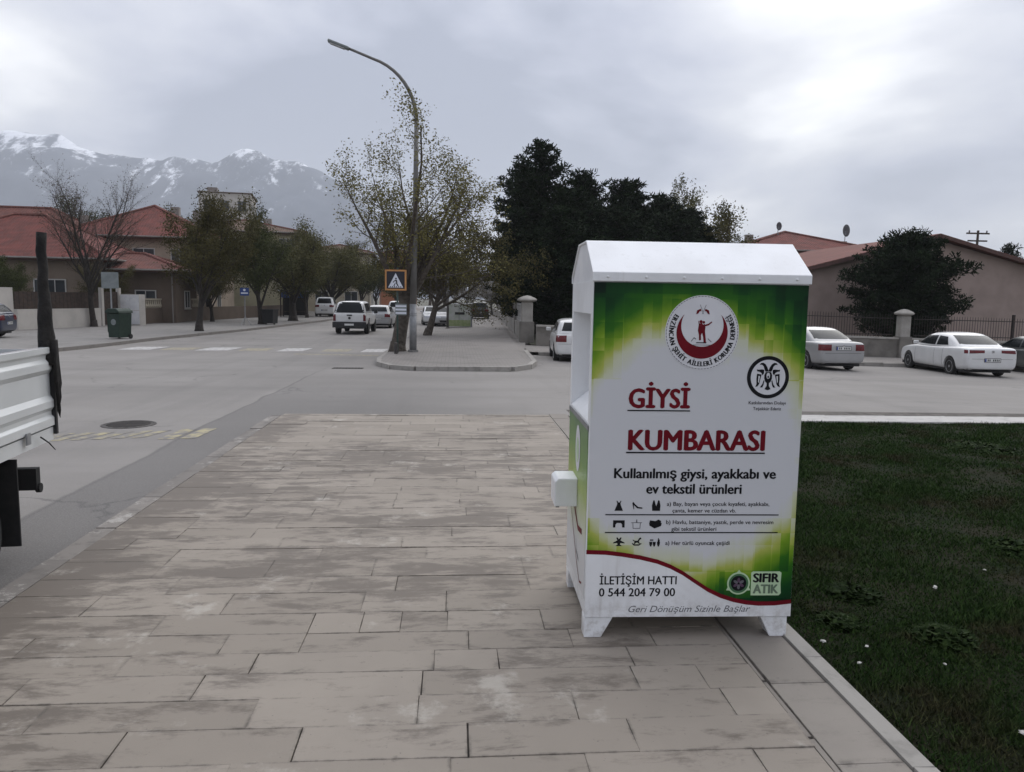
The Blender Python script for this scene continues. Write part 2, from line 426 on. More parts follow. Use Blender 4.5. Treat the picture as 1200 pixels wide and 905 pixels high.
def roof_material(name, a, b):
    t = NT(name)
    o = t.obj()
    col = t.mix(t.ramp(t.noise(o, 1.2, 7), 0.35, 0.65), a, b)
    w = t.n('ShaderNodeTexWave', wave_type='BANDS', bands_direction='Z')
    w.inputs['Scale'].default_value = 3.2; w.inputs['Distortion'].default_value = 0.4
    t.l(o, w.inputs['Vector'])
    w2 = t.n('ShaderNodeTexWave', wave_type='BANDS', bands_direction='X')
    w2.inputs['Scale'].default_value = 1.5
    t.l(o, w2.inputs['Vector'])
    col = t.mix(t.math('MULTIPLY', t.ramp(w.outputs['Fac'], 0.75, 1.0), 0.25), col, tuple(x * 0.5 for x in a))
    t.bump(t.math('ADD', w.outputs['Fac'], w2.outputs['Fac']), 0.6, 0.05)
    MATS[name] = t.fin(col, 0.85, 0, 0.2)
roof_material('roof_red', (0.17, 0.056, 0.046), (0.115, 0.045, 0.038))
roof_material('roof_red_old', (0.16, 0.065, 0.052), (0.12, 0.055, 0.046))
roof_material('roof_pink', (0.20, 0.085, 0.07), (0.16, 0.075, 0.062))
roof_material('roof_brown', (0.10, 0.07, 0.052), (0.14, 0.09, 0.065))
def wallmat(n, a, b=None): mat(n, a, b or tuple(x * 0.82 for x in a), 0.9, 0.9, bump=0.2, bscale=18)
wallmat('wall_pink', (0.34, 0.265, 0.23))
wallmat('wall_beige', (0.35, 0.285, 0.22))
wallmat('wall_tan', (0.19, 0.15, 0.115))
wallmat('wall_lemon', (0.36, 0.33, 0.22))
wallmat('wall_white', (0.50, 0.47, 0.43))
wallmat('wall_grey', (0.24, 0.22, 0.20))
wallmat('wall_orange', (0.42, 0.17, 0.09))
wallmat('wall_brown', (0.12, 0.09, 0.068))
wallmat('wall_cream', (0.45, 0.40, 0.31))
mat('wood_dark', (0.035, 0.025, 0.02), (0.06, 0.04, 0.03), 6, 0.85)
mat('window_frame', (0.42, 0.41, 0.39), None, rough=0.6)
mat('window_glass', (0.03, 0.034, 0.038), (0.05, 0.055, 0.06), 1.5, 0.12)
mat('fascia', (0.10, 0.05, 0.04), (0.07, 0.04, 0.035), 3, 0.8)
mat('green_plastic', (0.008, 0.022, 0.014), (0.012, 0.03, 0.018), 6, 0.55)
mat('sign_orange', (0.50, 0.24, 0.08), (0.42, 0.2, 0.07), 8, 0.5)
mat('sign_dark', (0.012, 0.012, 0.02), None, rough=0.3)
mat('sign_white', (0.62, 0.64, 0.70), None, rough=0.4)
mat('sign_blue', (0.02, 0.05, 0.18), None, rough=0.4)
mat('sign_back', (0.19, 0.21, 0.21), (0.15, 0.17, 0.17), 6, 0.6)
mat('post_green', (0.03, 0.06, 0.05), (0.05, 0.08, 0.07), 5, 0.6)
mat('lamp_grey', (0.12, 0.115, 0.11), (0.17, 0.165, 0.155), 1.2, 0.6, metal=0.3)
mat('recycle_body', (0.46, 0.46, 0.43), (0.36, 0.39, 0.32), 2.5, 0.6)
mat('recycle_band', (0.24, 0.30, 0.12), (0.32, 0.35, 0.2), 6, 0.6)
mat('dish', (0.10, 0.10, 0.105), None, rough=0.6)

def mountain_material():
    t = NT('mountain_rock')
    p = t.pos()
    sp = t.n('ShaderNodeSeparateXYZ'); t.l(p, sp.inputs[0])
    nn = t.noise(t.map(p, (1, 0.35, 0.5)), 0.016, 10, 0.72)
    hgt = t.math('ADD', t.math('DIVIDE', sp.outputs[2], 560.0), t.math('MULTIPLY', t.math('SUBTRACT', nn, 0.5), 2.3))
    sn = t.ramp(hgt, 0.79, 1.07)
    rock = t.mix(t.ramp(t.noise(p, 0.012, 7), 0.35, 0.65), (0.05, 0.068, 0.10), (0.08, 0.098, 0.13))
    MATS['mountain_rock'] = t.fin(t.mix(sn, rock, (0.80, 0.82, 0.86)), 0.9, 0, 0.1)
mountain_material()

# ================================================================ mesh helpers
class MB:
    def __init__(s): s.v = []; s.f = []
    def add(s, v, f):
        k = len(s.v)
        s.v += [tuple(p) for p in v]
        s.f += [tuple(i + k for i in q) for q in f]
        return s
    def box(s, x0, x1, y0, y1, z0, z1):
        return s.add([(x0, y0, z0), (x1, y0, z0), (x1, y1, z0), (x0, y1, z0), (x0, y0, z1), (x1, y0, z1), (x1, y1, z1), (x0, y1, z1)],
                     [(0, 3, 2, 1), (4, 5, 6, 7), (0, 1, 5, 4), (1, 2, 6, 5), (2, 3, 7, 6), (3, 0, 4, 7)])
    def obox(s, c, sx, sy, sz, m=None):
        m = m or Matrix()
        pts = []
        for z in (-1, 1):
            for x, y in ((-1, -1), (1, -1), (1, 1), (-1, 1)):
                q = m @ Vector((x * sx / 2, y * sy / 2, z * sz / 2)); pts.append((q.x + c[0], q.y + c[1], q.z + c[2]))
        return s.add(pts, [(0, 3, 2, 1), (4, 5, 6, 7), (0, 1, 5, 4), (1, 2, 6, 5), (2, 3, 7, 6), (3, 0, 4, 7)])
    def cbox(s, x0, x1, y0, y1, z0, z1, c=0.02):
        """box with chamfered vertical and top edges"""
        def ring(z, i):
            a, b, d, e = x0 + i, x1 - i, y0 + i, y1 - i
            return [(a + c, d, z), (b - c, d, z), (b, d + c, z), (b, e - c, z), (b - c, e, z), (a + c, e, z), (a, e - c, z), (a, d + c, z)]
        v = ring(z0, 0) + ring(z1 - c, 0) + ring(z1, c * 0.8)
        f = [tuple(range(7, -1, -1)), tuple(range(16, 24))]
        for r in (0, 8):
            for i in range(8):
                j = (i + 1) % 8
                f.append((r + i, r + j, r + 8 + j, r + 8 + i))
        return s.add(v, f)
    def tube(s, pts, rads, n=6, cap=True):
        P = [Vector(p) for p in pts]
        v = []; f = []
        ref = Vector((0, 0, 1))
        for i, p in enumerate(P):
            d = (P[min(i + 1, len(P) - 1)] - P[max(i - 1, 0)])
            if d.length < 1e-9: d = Vector((0, 0, 1))
            d.normalize()
            a = d.cross(ref if abs(d.z) < 0.95 else Vector((1, 0, 0))).normalized()
            b = d.cross(a)
            r = rads[i] if isinstance(rads, (list, tuple)) else rads
            for k in range(n):
                t = 2 * PI * k / n
                v.append(p + (a * math.cos(t) + b * math.sin(t)) * r)
        for i in range(len(P) - 1):
            for k in range(n):
                j = (k + 1) % n
                f.append((i * n + k, i * n + j, (i + 1) * n + j, (i + 1) * n + k))
        if cap:
            f.append(tuple(range(n - 1, -1, -1))); f.append(tuple((len(P) - 1) * n + k for k in range(n)))
        return s.add(v, f)
    def lathe(s, prof, n=16, axis='Z', c=(0, 0, 0), cap=True):
        v = []; f = []
        for (r, h) in prof:
            for k in range(n):
                t = 2 * PI * k / n
                q = (r * math.cos(t), r * math.sin(t), h)
                if axis == 'X': q = (q[2], q[0], q[1])
                if axis == 'Y': q = (q[0], q[2], q[1])
                v.append((q[0] + c[0], q[1] + c[1], q[2] + c[2]))
        for i in range(len(prof) - 1):
            for k in range(n):
                j = (k + 1) % n
                f.append((i * n + k, i * n + j, (i + 1) * n + j, (i + 1) * n + k))
        if cap:
            f.append(tuple(range(n - 1, -1, -1))); f.append(tuple((len(prof) - 1) * n + k for k in range(n)))
        return s.add(v, f)
    def prism(s, poly, y0, y1):
        """polygon in (x,z), extruded along y"""
        n = len(poly)
        v = [(x, y0, z) for x, z in poly] + [(x, y1, z) for x, z in poly]
        f = [tuple(range(n)), tuple(range(2 * n - 1, n - 1, -1))]
        for i in range(n):
            j = (i + 1) % n
            f.append((i, n + i, n + j, j))
        return s.add(v, f)
    def xprism(s, poly, x0, x1):
        """polygon in (y,z), extruded along x"""
        n = len(poly)
        v = [(x0, y, z) for y, z in poly] + [(x1, y, z) for y, z in poly]
        f = [tuple(range(n - 1, -1, -1)), tuple(range(n, 2 * n))]
        for i in range(n):
            j = (i + 1) % n
            f.append((i, j, n + j, n + i))
        return s.add(v, f)
    def zprism(s, poly, z0, z1):
        n = len(poly)
        zb = z0 if callable(z0) else (lambda x, y: z0)
        zt = z1 if callable(z1) else (lambda x, y: z1)
        v = [(x, y, zb(x, y)) for x, y in poly] + [(x, y, zt(x, y)) for x, y in poly]
        f = [tuple(range(n - 1, -1, -1)), tuple(range(n, 2 * n))]
        for i in range(n):
            j = (i + 1) % n
            f.append((i, j, n + j, n + i))
        return s.add(v, f)
    def mesh(s, name, m, smooth=False):
        me = bpy.data.meshes.new(name)
        me.from_pydata(s.v, [], s.f)
        me.materials.append(MATS[m])
        if smooth: me.polygons.foreach_set('use_smooth', [True] * len(me.polygons))
        me.update()
        return me
    def fix(s, name, m, smooth=False):
        me = s.mesh(name, m, smooth)
        bm = bmesh.new(); bm.from_mesh(me); bmesh.ops.recalc_face_normals(bm, faces=bm.faces); bm.to_mesh(me); bm.free()
        return me
    def build(s, name, m, parent=None, smooth=False, fix=True):
        return link(name, s.fix(name, m, smooth) if fix else s.mesh(name, m, smooth), parent)

def link(name, me, parent=None):
    o = bpy.data.objects.new(name, me)
    C.objects.link(o)
    if parent is not None: o.parent = parent
    return o
def smooth_angle(o, deg=40):
    me = o.data
    me.polygons.foreach_set('use_smooth', [True] * len(me.polygons))
    bm = bmesh.new(); bm.from_mesh(me)
    for e in bm.edges:
        if len(e.link_faces) == 2 and e.calc_face_angle(0) > rad(deg): e.smooth = False
    bm.to_mesh(me); bm.free()
    return o
def bevel(o, w=0.01, seg=2):
    m = o.modifiers.new('bevel', 'BEVEL'); m.width = w; m.segments = seg; m.limit_method = 'ANGLE'; m.angle_limit = rad(35)
    return o
def tag(o, label=None, cat=None, group=None, kind=None):
    if label: o['label'] = label
    if cat: o['category'] = cat
    if group: o['group'] = group
    if kind: o['kind'] = kind
    return o
def thing(name, label, cat, loc=(0, 0, 0), rz=0.0, group=None):
    o = bpy.data.objects.new(name, None)
    C.objects.link(o)
    o.empty_display_size = 0.2
    o.location = loc; o.rotation_euler = (0, 0, rz)
    return tag(o, label, cat, group)
def copy_tree(o, parent=None):
    c = o.copy(); C.objects.link(c); c.parent = parent
    for ch in list(o.children): copy_tree(ch, c)
    return c
def place_copy(o, label, loc, rz, sc=1.0, group=None):
    c = copy_tree(o)
    c.location = loc; c.rotation_euler = (0, 0, rz)
    c.scale = sc if isinstance(sc, tuple) else (sc, sc, sc)
    c['label'] = label
    if group: c['group'] = group
    return c
def clamp(a, lo, hi): return max(lo, min(hi, a))
def gz(x, y): return -0.12 - 0.012 * clamp(y - 11, 0, 19) - 0.022 * clamp(x - 2, 0, 25)
KERB = 0.12
def sheet(name, m, xs, ys, zf, kind='structure', parent=None):
    v = [(x, y, zf(x, y)) for y in ys for x in xs]
    n = len(xs)
    f = [(j * n + i, j * n + i + 1, (j + 1) * n + i + 1, (j + 1) * n + i) for j in range(len(ys) - 1) for i in range(n - 1)]
    b = MB().add(v, f)
    o = b.build(name, m, parent, fix=False)
    if kind: tag(o, kind=kind)
    return o
def cloud(name, m, tris, parent=None):
    """tris: (n,k,3) array of k-cornered faces"""
    n, k, _ = tris.shape
    me = bpy.data.meshes.new(name)
    me.vertices.add(n * k); me.loops.add(n * k); me.polygons.add(n)
    me.vertices.foreach_set('co', tris.astype(np.float32).ravel())
    me.loops.foreach_set('vertex_index', np.arange(n * k, dtype=np.int32))
    me.polygons.foreach_set('loop_start', np.arange(0, n * k, k, dtype=np.int32))
    me.update(calc_edges=True)
    me.materials.append(MATS[m])
    return link(name, me, parent)

# ================================================================ the setting
def fr(a, b, s):
    n = int(round((b - a) / s)); return [a + (b - a) * i / n for i in range(n + 1)]
ground = sheet('ground', 'ground_far', [-4400, -60, 90, 4400], [-300, -8, 200, 4400], lambda x, y: -1.3)
road = sheet('road', 'asphalt', [-16, -10, -6, -2, 0, 2, 6, 12, 18, 27, 60], [-8, 0, 4, 8, 11, 14, 18, 22, 26, 30, 40, 60, 90, 190], gz)
def lk(y):   # x of the left kerb
    ys = [(-10, -14.2), (27.8, -13.6), (35.3, -13.2), (45, -11.9), (64.4, -10.35), (190, -9.0)]
    for (a, b), (c, d) in zip(ys, ys[1:]):
        if y <= c: return b + (d - b) * (y - a) / (c - a)
    return ys[-1][1]
ysl = fr(-8, 40, 4) + fr(45, 190, 8)
v = []; f = []
for y in ysl: v += [(-90, y, gz(0, y) + KERB), (-30, y, gz(0, y) + KERB), (-20, y, gz(0, y) + KERB), (lk(y) - 0.16, y, gz(0, y) + KERB)]
for i in range(len(ysl) - 1):
    for j in range(3): f.append((i * 4 + j, i * 4 + j + 1, i * 4 + 5 + j, i * 4 + 4 + j))
tag(MB().add(v, f).build('far_sidewalk', 'pavers_left', fix=False), kind='structure')
farside = C.objects['far_sidewalk']
b = MB()
ysk = fr(-8, 120, 2)
for i in range(len(ysk) - 1):
    y0, y1 = ysk[i], ysk[i + 1] - 0.012
    x0, x1 = lk(y0), lk(y1)
    z0, z1 = gz(0, y0), gz(0, y1)
    b.add([(x0 - 0.155, y0, z0 - .1), (x0, y0, z0 - .1), (x1, y1, z1 - .1), (x1 - 0.155, y1, z1 - .1),
           (x0 - 0.155, y0, z0 + KERB + .004), (x0 - 0.02, y0, z0 + KERB + .004), (x1 - 0.02, y1, z1 + KERB + .004), (x1 - 0.155, y1, z1 + KERB + .004)],
          [(4, 5, 6, 7), (1, 2, 6, 5), (0, 1, 5, 4), (2, 3, 7, 6)])
b.build('kerb', 'kerb_far', farside)

# --- our sidewalk: bed, slabs, border slabs, kerb stones
side = sheet('sidewalk', 'bed_sand', [-2.66, -1, 0, 1, 1.86], [-3.0, 3, 7, 9, 11.45], lambda x, y: -0.016)
rows = [(0.6 + 0.24 * i, 0.84 + 0.24 * i, None) for i in range(7)] + [(2.28, 2.52, None), (2.52, 2.77, [-1.6, -0.82, 0.0, 0.52, 1.19]), (2.77, 3.01, [-1.95, -1.29, -0.6, 0.07, 0.74]),
        (3.01, 3.24, [-1.7, -0.83, -0.14, 0.54, 1.22]), (3.24, 3.47, [-1.9, -1.13, -0.13, 0.86, 1.18]),
        (3.47, 3.68, [-1.54, -0.94, -0.08, 0.23, 0.89]), (3.68, 3.90, [-2.1, -1.14, -0.75, 0.09, 0.62, 1.05]),
        (3.90, 4.16, [-1.55, -0.75, -0.48, -0.27, -0.02, 0.5, 0.98])]
y = 4.16
while y < 11.3:
    d = random.choice((0.24, 0.26, 0.30, 0.32)); rows.append((y, min(y + d, 11.42), None)); y += d
rs = random.Random(21)
def slab(x0, x1, y0, y1, top, m, parent, name='slab', h=0.05, g=0.0):
    j = lambda a: rs.uniform(-a, a)
    c = 0.0020 if y0 < 4.4 or name != 'slab' else 0.0008
    tl = [top + j(0.0018) for _ in range(4)]
    P = [(x0 + j(.002), y0 + j(.002)), (x1 + j(.002), y0 + j(.002)), (x1 + j(.002), y1 + j(.002)), (x0 + j(.002), y1 + j(.002))]
    ins = [(c, c), (-c, c), (-c, -c), (c, -c)]
    v = [(p[0], p[1], top - h) for p in P] + [(p[0], p[1], tl[i] - c * 0.7) for i, p in enumerate(P)] + [(p[0] + q[0], p[1] + q[1], tl[i]) for i, (p, q) in enumerate(zip(P, ins))]
    f = [(8, 9, 10, 11)]
    for a in (0, 4):
        for i in range(4):
            k = (i + 1) % 4; f.append((a + i, a + k, a + 4 + k, a + 4 + i))
    return MB().add(v, f).build(name, m, parent, fix=False)
for (y0, y1, js) in rows:
    if js is None:
        js = []; x = -2.50 + rs.uniform(0.2, 0.9)
        while x < 1.2: js.append(x); x += rs.uniform(0.42, 1.05)
    xs = [-2.50] + list(js) + [1.445]
    for a, bb in zip(xs, xs[1:]):
        if bb - a < 0.05: continue
        far = 1.0 if y0 < 4.4 else 0.3
        gx = rs.choice((0.0003, 0.0005, 0.0008, 0.0026)) * far; gy = rs.choice((0.0002, 0.0004, 0.0009)) * far
        slab(a + gx, bb - gx, y0 + gy, y1 - gy, rs.uniform(-0.002, 0.002), 'slab', side)
y = 0.35
for L in [0.80, 0.75, 0.75, 0.62, 0.80, 0.70, 0.85, 0.75, 0.8, 0.72, 0.85, 0.8, 0.75, 0.85, 0.45]:
    slab(1.475, 1.742, y + 0.003, y + L - 0.003, 0.0, 'border_slab', side)
    y += L
for (y0, y1) in ((0.5, 2.08), (2.1, 2.83), (2.85, 3.3), (3.32, 4.2), (4.22, 5.3), (5.32, 6.6), (6.62, 8.0), (8.02, 9.6), (9.62, 11.4)):
    slab(1.449, 1.470, y0, y1, -0.006, 'border_slab', side, 'joint_strip')
y = -0.1
while y < 11.3:
    slab(1.748, 1.835, y + 0.002, min(y + 0.9, 11.4) - 0.002, 0.012, 'kerb_plain', side, 'kerb_stone', 0.15); y += 0.9
y = -0.4
while y < 11.2:
    L = rs.choice((0.7, 0.8, 0.9))
    slab(-2.655, -2.507, y + 0.004, min(y + L, 11.3) - 0.004, rs.uniform(-0.006, 0.004), 'kerb_worn', side, 'kerb_stone', 0.2); y += L
for x in [-2.5 + 0.6 * i for i in range(7)]:
    slab(x + .001, x + 0.599, 11.423, 11.55, -0.008, 'slab', side, 'kerb_stone', 0.2)

# --- lawn with its pale edging
def lz(x, y): return -0.02 + 0.012 * math.sin(x * 2.1 + y) * math.sin(y * 1.7) - 0.006 * max(0, x - 4)
lawn = sheet('lawn', 'lawn_soil', fr(1.84, 26, 0.5), fr(-3, 11.36, 0.45), lz)
strip = sheet('edging', 'bed_sand', [1.84, 6, 12, 27], [11.0, 12.28], lambda x, y: -0.035 - 0.006 * max(0, x - 4))
x = 1.86; i = 0
while x < 22:
    z = -0.006 * max(0, x - 4)
    # follows the gentle fall of the lawn edge
    y0 = 11.36 + 0.004 * (x - 2)
    slab(x + .003, x + .997, y0 - 0.36, y0 + 0.24, z + 0.0, 'kerb_pale', strip, 'edging_slab', 0.12)
    x += 1.0
rng = np.random.default_rng(5)
def grass_field():
    N = 430000
    # denser close to the camera
    u = rng.random(N)
    y = 2.0 + 9.1 * u ** 1.35
    xmax = 2.0 + 0.80 * y + 0.6
    x = 1.845 + (xmax - 1.845) * rng.random(N)
    cov = 0.5 + 0.5 * np.sin(x * 1.7 + 2.1 * np.sin(y * 1.3 + 0.6)) * np.sin(y * 2.2 + 1.9 * np.sin(x * 2.7))
    cov = cov * 0.6 + 0.4 * (0.5 + 0.5 * np.sin(x * 7.1 + 3 * np.sin(y * 5.3)) * np.sin(y * 8.7))
    ok = (y < 11.0) & (rng.random(N) < 0.12 + 1.15 * cov)
    x, y = x[ok], y[ok]; N = len(x)
    z = -0.022 + 0.012 * np.sin(x * 2.1 + y) * np.sin(y * 1.7) - 0.006 * np.maximum(0, x - 4)
    patch = 0.5 + 0.5 * np.sin(x * 3.3 + 1.7 * np.sin(y * 2.3)) * np.sin(y * 2.9 + 1.3 * np.sin(x * 1.9))
    h = (0.008 + 0.021 * rng.random(N) ** 1.6) * (0.5 + 1.1 * patch) * (1 + 0.05 * y)
    a = rng.random(N) * 2 * PI
    w = 0.0022 + 0.0022 * rng.random(N) + 0.0004 * y
    lean = rng.normal(0, 0.55, (N, 2)) * h[:, None]
    t = np.zeros((N, 3, 3))
    t[:, 0] = np.stack([x - np.cos(a) * w, y - np.sin(a) * w, z], 1)
    t[:, 1] = np.stack([x + np.cos(a) * w, y + np.sin(a) * w, z], 1)
    t[:, 2] = np.stack([x + lean[:, 0], y + lean[:, 1], z + h], 1)
    o = cloud('grass', 'grass', t)
    tag(o, 'short dark patchy grass growing on the lawn right of the donation bin', 'grass', kind='stuff')
grass_field()
def weed(name, label, x, y, R, H, n, seed):
    r = np.random.default_rng(seed)
    a = r.random(n) * 2 * PI; d = R * np.sqrt(r.random(n))
    cx, cy = x + d * np.cos(a), y + d * np.sin(a)
    z = lz(x, y) + H * (1 - (d / R) ** 2) * r.random(n) + 0.005
    s = 0.012 + 0.016 * r.random(n)
    t = np.zeros((n, 4, 3))
    ax = r.normal(size=(n, 3)); ax /= np.linalg.norm(ax, axis=1)[:, None]
    nn = np.stack([r.normal(0, .5, n), r.normal(0, .5, n), np.ones(n)], 1)
    bx = np.cross(nn, ax); bx /= np.linalg.norm(bx, axis=1)[:, None]
    ax = np.cross(bx, nn); ax /= np.linalg.norm(ax, axis=1)[:, None]
    c = np.stack([cx, cy, z], 1)
    for k, (i, j) in enumerate(((-1.4, 0), (0, -.7), (1.4, 0), (0, .7))): t[:, k] = c + ax * (i * s)[:, None] + bx * (j * s)[:, None]
    o = cloud(name, 'weed_leaf', t)
    tag(o, label, 'plant', 'leafy weeds in the lawn')
weed('weed_clump', 'biggest low leafy weed clump on the dark lawn, right of the bin foot', 2.62, 3.72, 0.16, 0.06, 900, 1)
weed('weed_clump', 'leafy weed patch close beside the bin right edge', 2.45, 4.35, 0.16, 0.05, 600, 2)
weed('weed_clump', 'weed patch at the right picture edge halfway down the lawn', 4.15, 5.1, 0.22, 0.06, 600, 3)
weed('weed_clump', 'flat weed tuft just under the bin corner by the kerb', 2.15, 3.95, 0.12, 0.03, 300, 4)
weed('weed_clump', 'dark weed tuft near the pale edging, far right of the lawn', 6.6, 9.0, 0.4, 0.08, 700, 6)
weed('weed_clump', 'dark weed mound at the right picture edge near the top of the lawn', 6.15, 7.2, 0.35, 0.08, 700, 8)
def litter(label, x, y, s, seed):
    r = random.Random(seed)
    bm = bmesh.new(); s *= 0.75; bmesh.ops.create_icosphere(bm, subdivisions=2, radius=s)
    for v in bm.verts:
        k = r.uniform(0.55, 1.25); v.co = Vector((v.co.x * k * 1.5, v.co.y * k, max(v.co.z * k * 0.6, -0.25 * s)))
    me = bpy.data.meshes.new('paper_scrap'); bm.to_mesh(me); bm.free(); me.materials.append(MATS['litter_white'])
    o = link('paper_scrap', me); o.location = (x, y, lz(x, y) + 0.022 + s * 0.25); o.rotation_euler = (0, 0, r.uniform(0, 6))
    tag(o, label, 'litter', 'white scraps on the lawn')
litter('largest white paper scrap in the middle of the lawn', 3.02, 4.42, 0.02, 1)
litter('white scrap on the grass beside the kerb near the bin foot', 1.93, 3.68, 0.016, 2)
litter('white scrap a hand from the kerb, right of the first scrap', 2.13, 3.62, 0.012, 3)
litter('tiny white scrap close to the kerb below the bin', 2.0, 3.45, 0.012, 4)
litter('pale scrap near the bottom right corner of the lawn', 2.37, 2.83, 0.018, 5)
litter('small white scrap on the lawn under the biggest weed clump', 2.42, 3.42, 0.010, 6)
litter('white scrap further back to the right of the largest one', 3.55, 4.7, 0.012, 7)
litter('white scrap on the far lawn close to the bin edge', 3.05, 6.6, 0.012, 8)

# --- island pavement on the far side of the crossing, continuing along the street
ISL = [(-2.25, 24.3), (-2.1, 22.6), (-1.65, 21.4), (-1.0, 20.95), (1.6, 20.98), (2.15, 21.9), (2.45, 23.4), (2.75, 29.5), (3.3, 34.9), (4.6, 80), (5.5, 188), (0.6, 188), (0.35, 54), (-2.15, 50)]
cent = np.mean(np.array(ISL[:8]), axis=0)
sw2 = MB().zprism(ISL, lambda x, y: gz(0, y) - 0.05, lambda x, y: gz(0, y) + KERB)
sw2 = tag(sw2.build('street_pavement', 'pavers'), kind='structure')
def kerb_run(pts, parent, m, w=0.15, L=0.85, up=0.006, zf=lambda x, y: gz(0, y)):
    for (a, b2) in zip(pts, pts[1:]):
        a = Vector(a); b2 = Vector(b2); d = (b2 - a); n = max(1, int(round(d.length / L))); d /= n
        t = d.normalized(); nrm = Vector((t.y, -t.x))
        for i in range(n):
            p = a + d * i + t * 0.006; q = a + d * (i + 1) - t * 0.006
            zz = zf(p.x, p.y)
            poly = [p - nrm * 0.03, q - nrm * 0.03, q + nrm * (w - 0.03), p + nrm * (w - 0.03)]
            MB().zprism([(k.x, k.y) for k in poly], zz - 0.1, zz + KERB + up).build('kerb_stone', m, parent)
kerb_run([(-2.15, 38), (-2.25, 24.3), (-2.1, 22.6), (-1.65, 21.4), (-1.0, 20.95), (1.6, 20.98), (2.15, 21.9), (2.45, 23.4), (2.75, 29.5)], sw2, 'kerb_plain')
# --- pavement in front of the right hand wall, and the yard behind it
YK = 28.6
pz = lambda x, y: gz(x, y) + KERB
rp = sheet('wall_pavement', 'pavers', [2.9, 6, 10, 14, 18, 22, 27, 60], [YK + 0.14, 33.2], pz)
kerb_run([(60, YK + .03), (3.2, YK + .03)][::-1], rp, 'kerb_plain', 0.15, 1.5, 0.006, lambda x, y: gz(x, y))
yard = sheet('yard', 'yard_soil', [3.4, 8, 14, 20, 27, 80], [33.2, 40, 60, 190], lambda x, y: gz(x, y) + 0.15)

# --- markings
def mark(poly, m, name='road_marking', lift=0.004):
    b = MB(); n = len(poly)
    b.add([(x, y, gz(x, y) + lift) for x, y in poly], [tuple(range(n))])
    return b.build(name, m, road, fix=False)
for (x, w) in ((-11.75, 1.15), (-8.95, 1.15), (-6.1, 0.95), (-3.05, 0.85)):
    mark([(x - w / 2, 29.1), (x + w / 2, 29.35), (x + w / 2 + 0.05, 31.2), (x - w / 2 + 0.05, 30.95)], 'worn_white')
for (x, w) in ((-10.3, 1.1), (-4.45, 1.0), (-7.5, 1.0)):
    mark([(x - w / 2, 29.2), (x + w / 2, 29.4), (x + w / 2, 30.9), (x - w / 2, 30.7)], 'faint_yellow')
mark([(-5.6, 27.4), (-2.6, 27.0), (-2.6, 27.4), (-5.6, 27.8)], 'faint_yellow')
for i in range(8):
    x = -5.75 + i * 0.23; y = 9.75 + i * 0.055
    mark([(x, y), (x + 0.13, y + 0.02), (x + 0.30, y + 0.62), (x + 0.17, y + 0.60)], 'worn_yellow')
for i in range(2):
    x = -3.78 + i * 0.26; y = 10.05 + i * 0.05
    mark([(x, y), (x + 0.19, y + 0.02), (x + 0.24, y + 0.80), (x + 0.05, y + 0.78)], 'worn_yellow')

def manhole(label, x, y, R, m='iron_cast'):
    t = thing('manhole_cover', label, 'manhole cover', (x, y, gz(x, y)))
    MB().lathe([(R, 0.0), (R, 0.008), (R * 0.93, 0.012), (R * 0.90, 0.010), (R * 0.90, 0.0)], 40).build('frame', m, t)
    lid = MB().lathe([(R * 0.89, 0.0), (R * 0.89, 0.008), (R * 0.86, 0.009)], 40).build('lid', m, t)
    rib = MB()
    for i in range(-5, 6):
        yy = i * R * 0.15; xx = math.sqrt(max(0, (R * 0.8) ** 2 - yy * yy))
        if xx > 0.04: rib.box(-xx, xx, yy - R * .03, yy + R * .03, 0.009, 0.014)
    rib.build('rib', m, lid)
    return t
manhole('round rusty manhole cover in the asphalt beside the yellow marks', -4.6, 11.2, 0.36)
t = thing('drain_grate', 'narrow dark drain grate in the crossing near the pavement corner', 'drain', (-2.9, 21.5, gz(-2.9, 21.5)))
MB().box(-0.42, 0.42, -0.16, -0.13, 0, .012).box(-0.42, 0.42, 0.13, 0.16, 0, .012).box(-.42, -.39, -.13, .13, 0, .012).box(.39, .42, -.13, .13, 0, .012).build('frame', 'iron_cast', t)
for i in range(9): MB().box(-0.36 + i * 0.085, -0.325 + i * 0.085, -0.128, 0.128, 0, .010).build('bar', 'iron_cast', t)
MB().box(-.388, .388, -.129, .129, 0.001, .004).build('shaft', 'rubber', t)

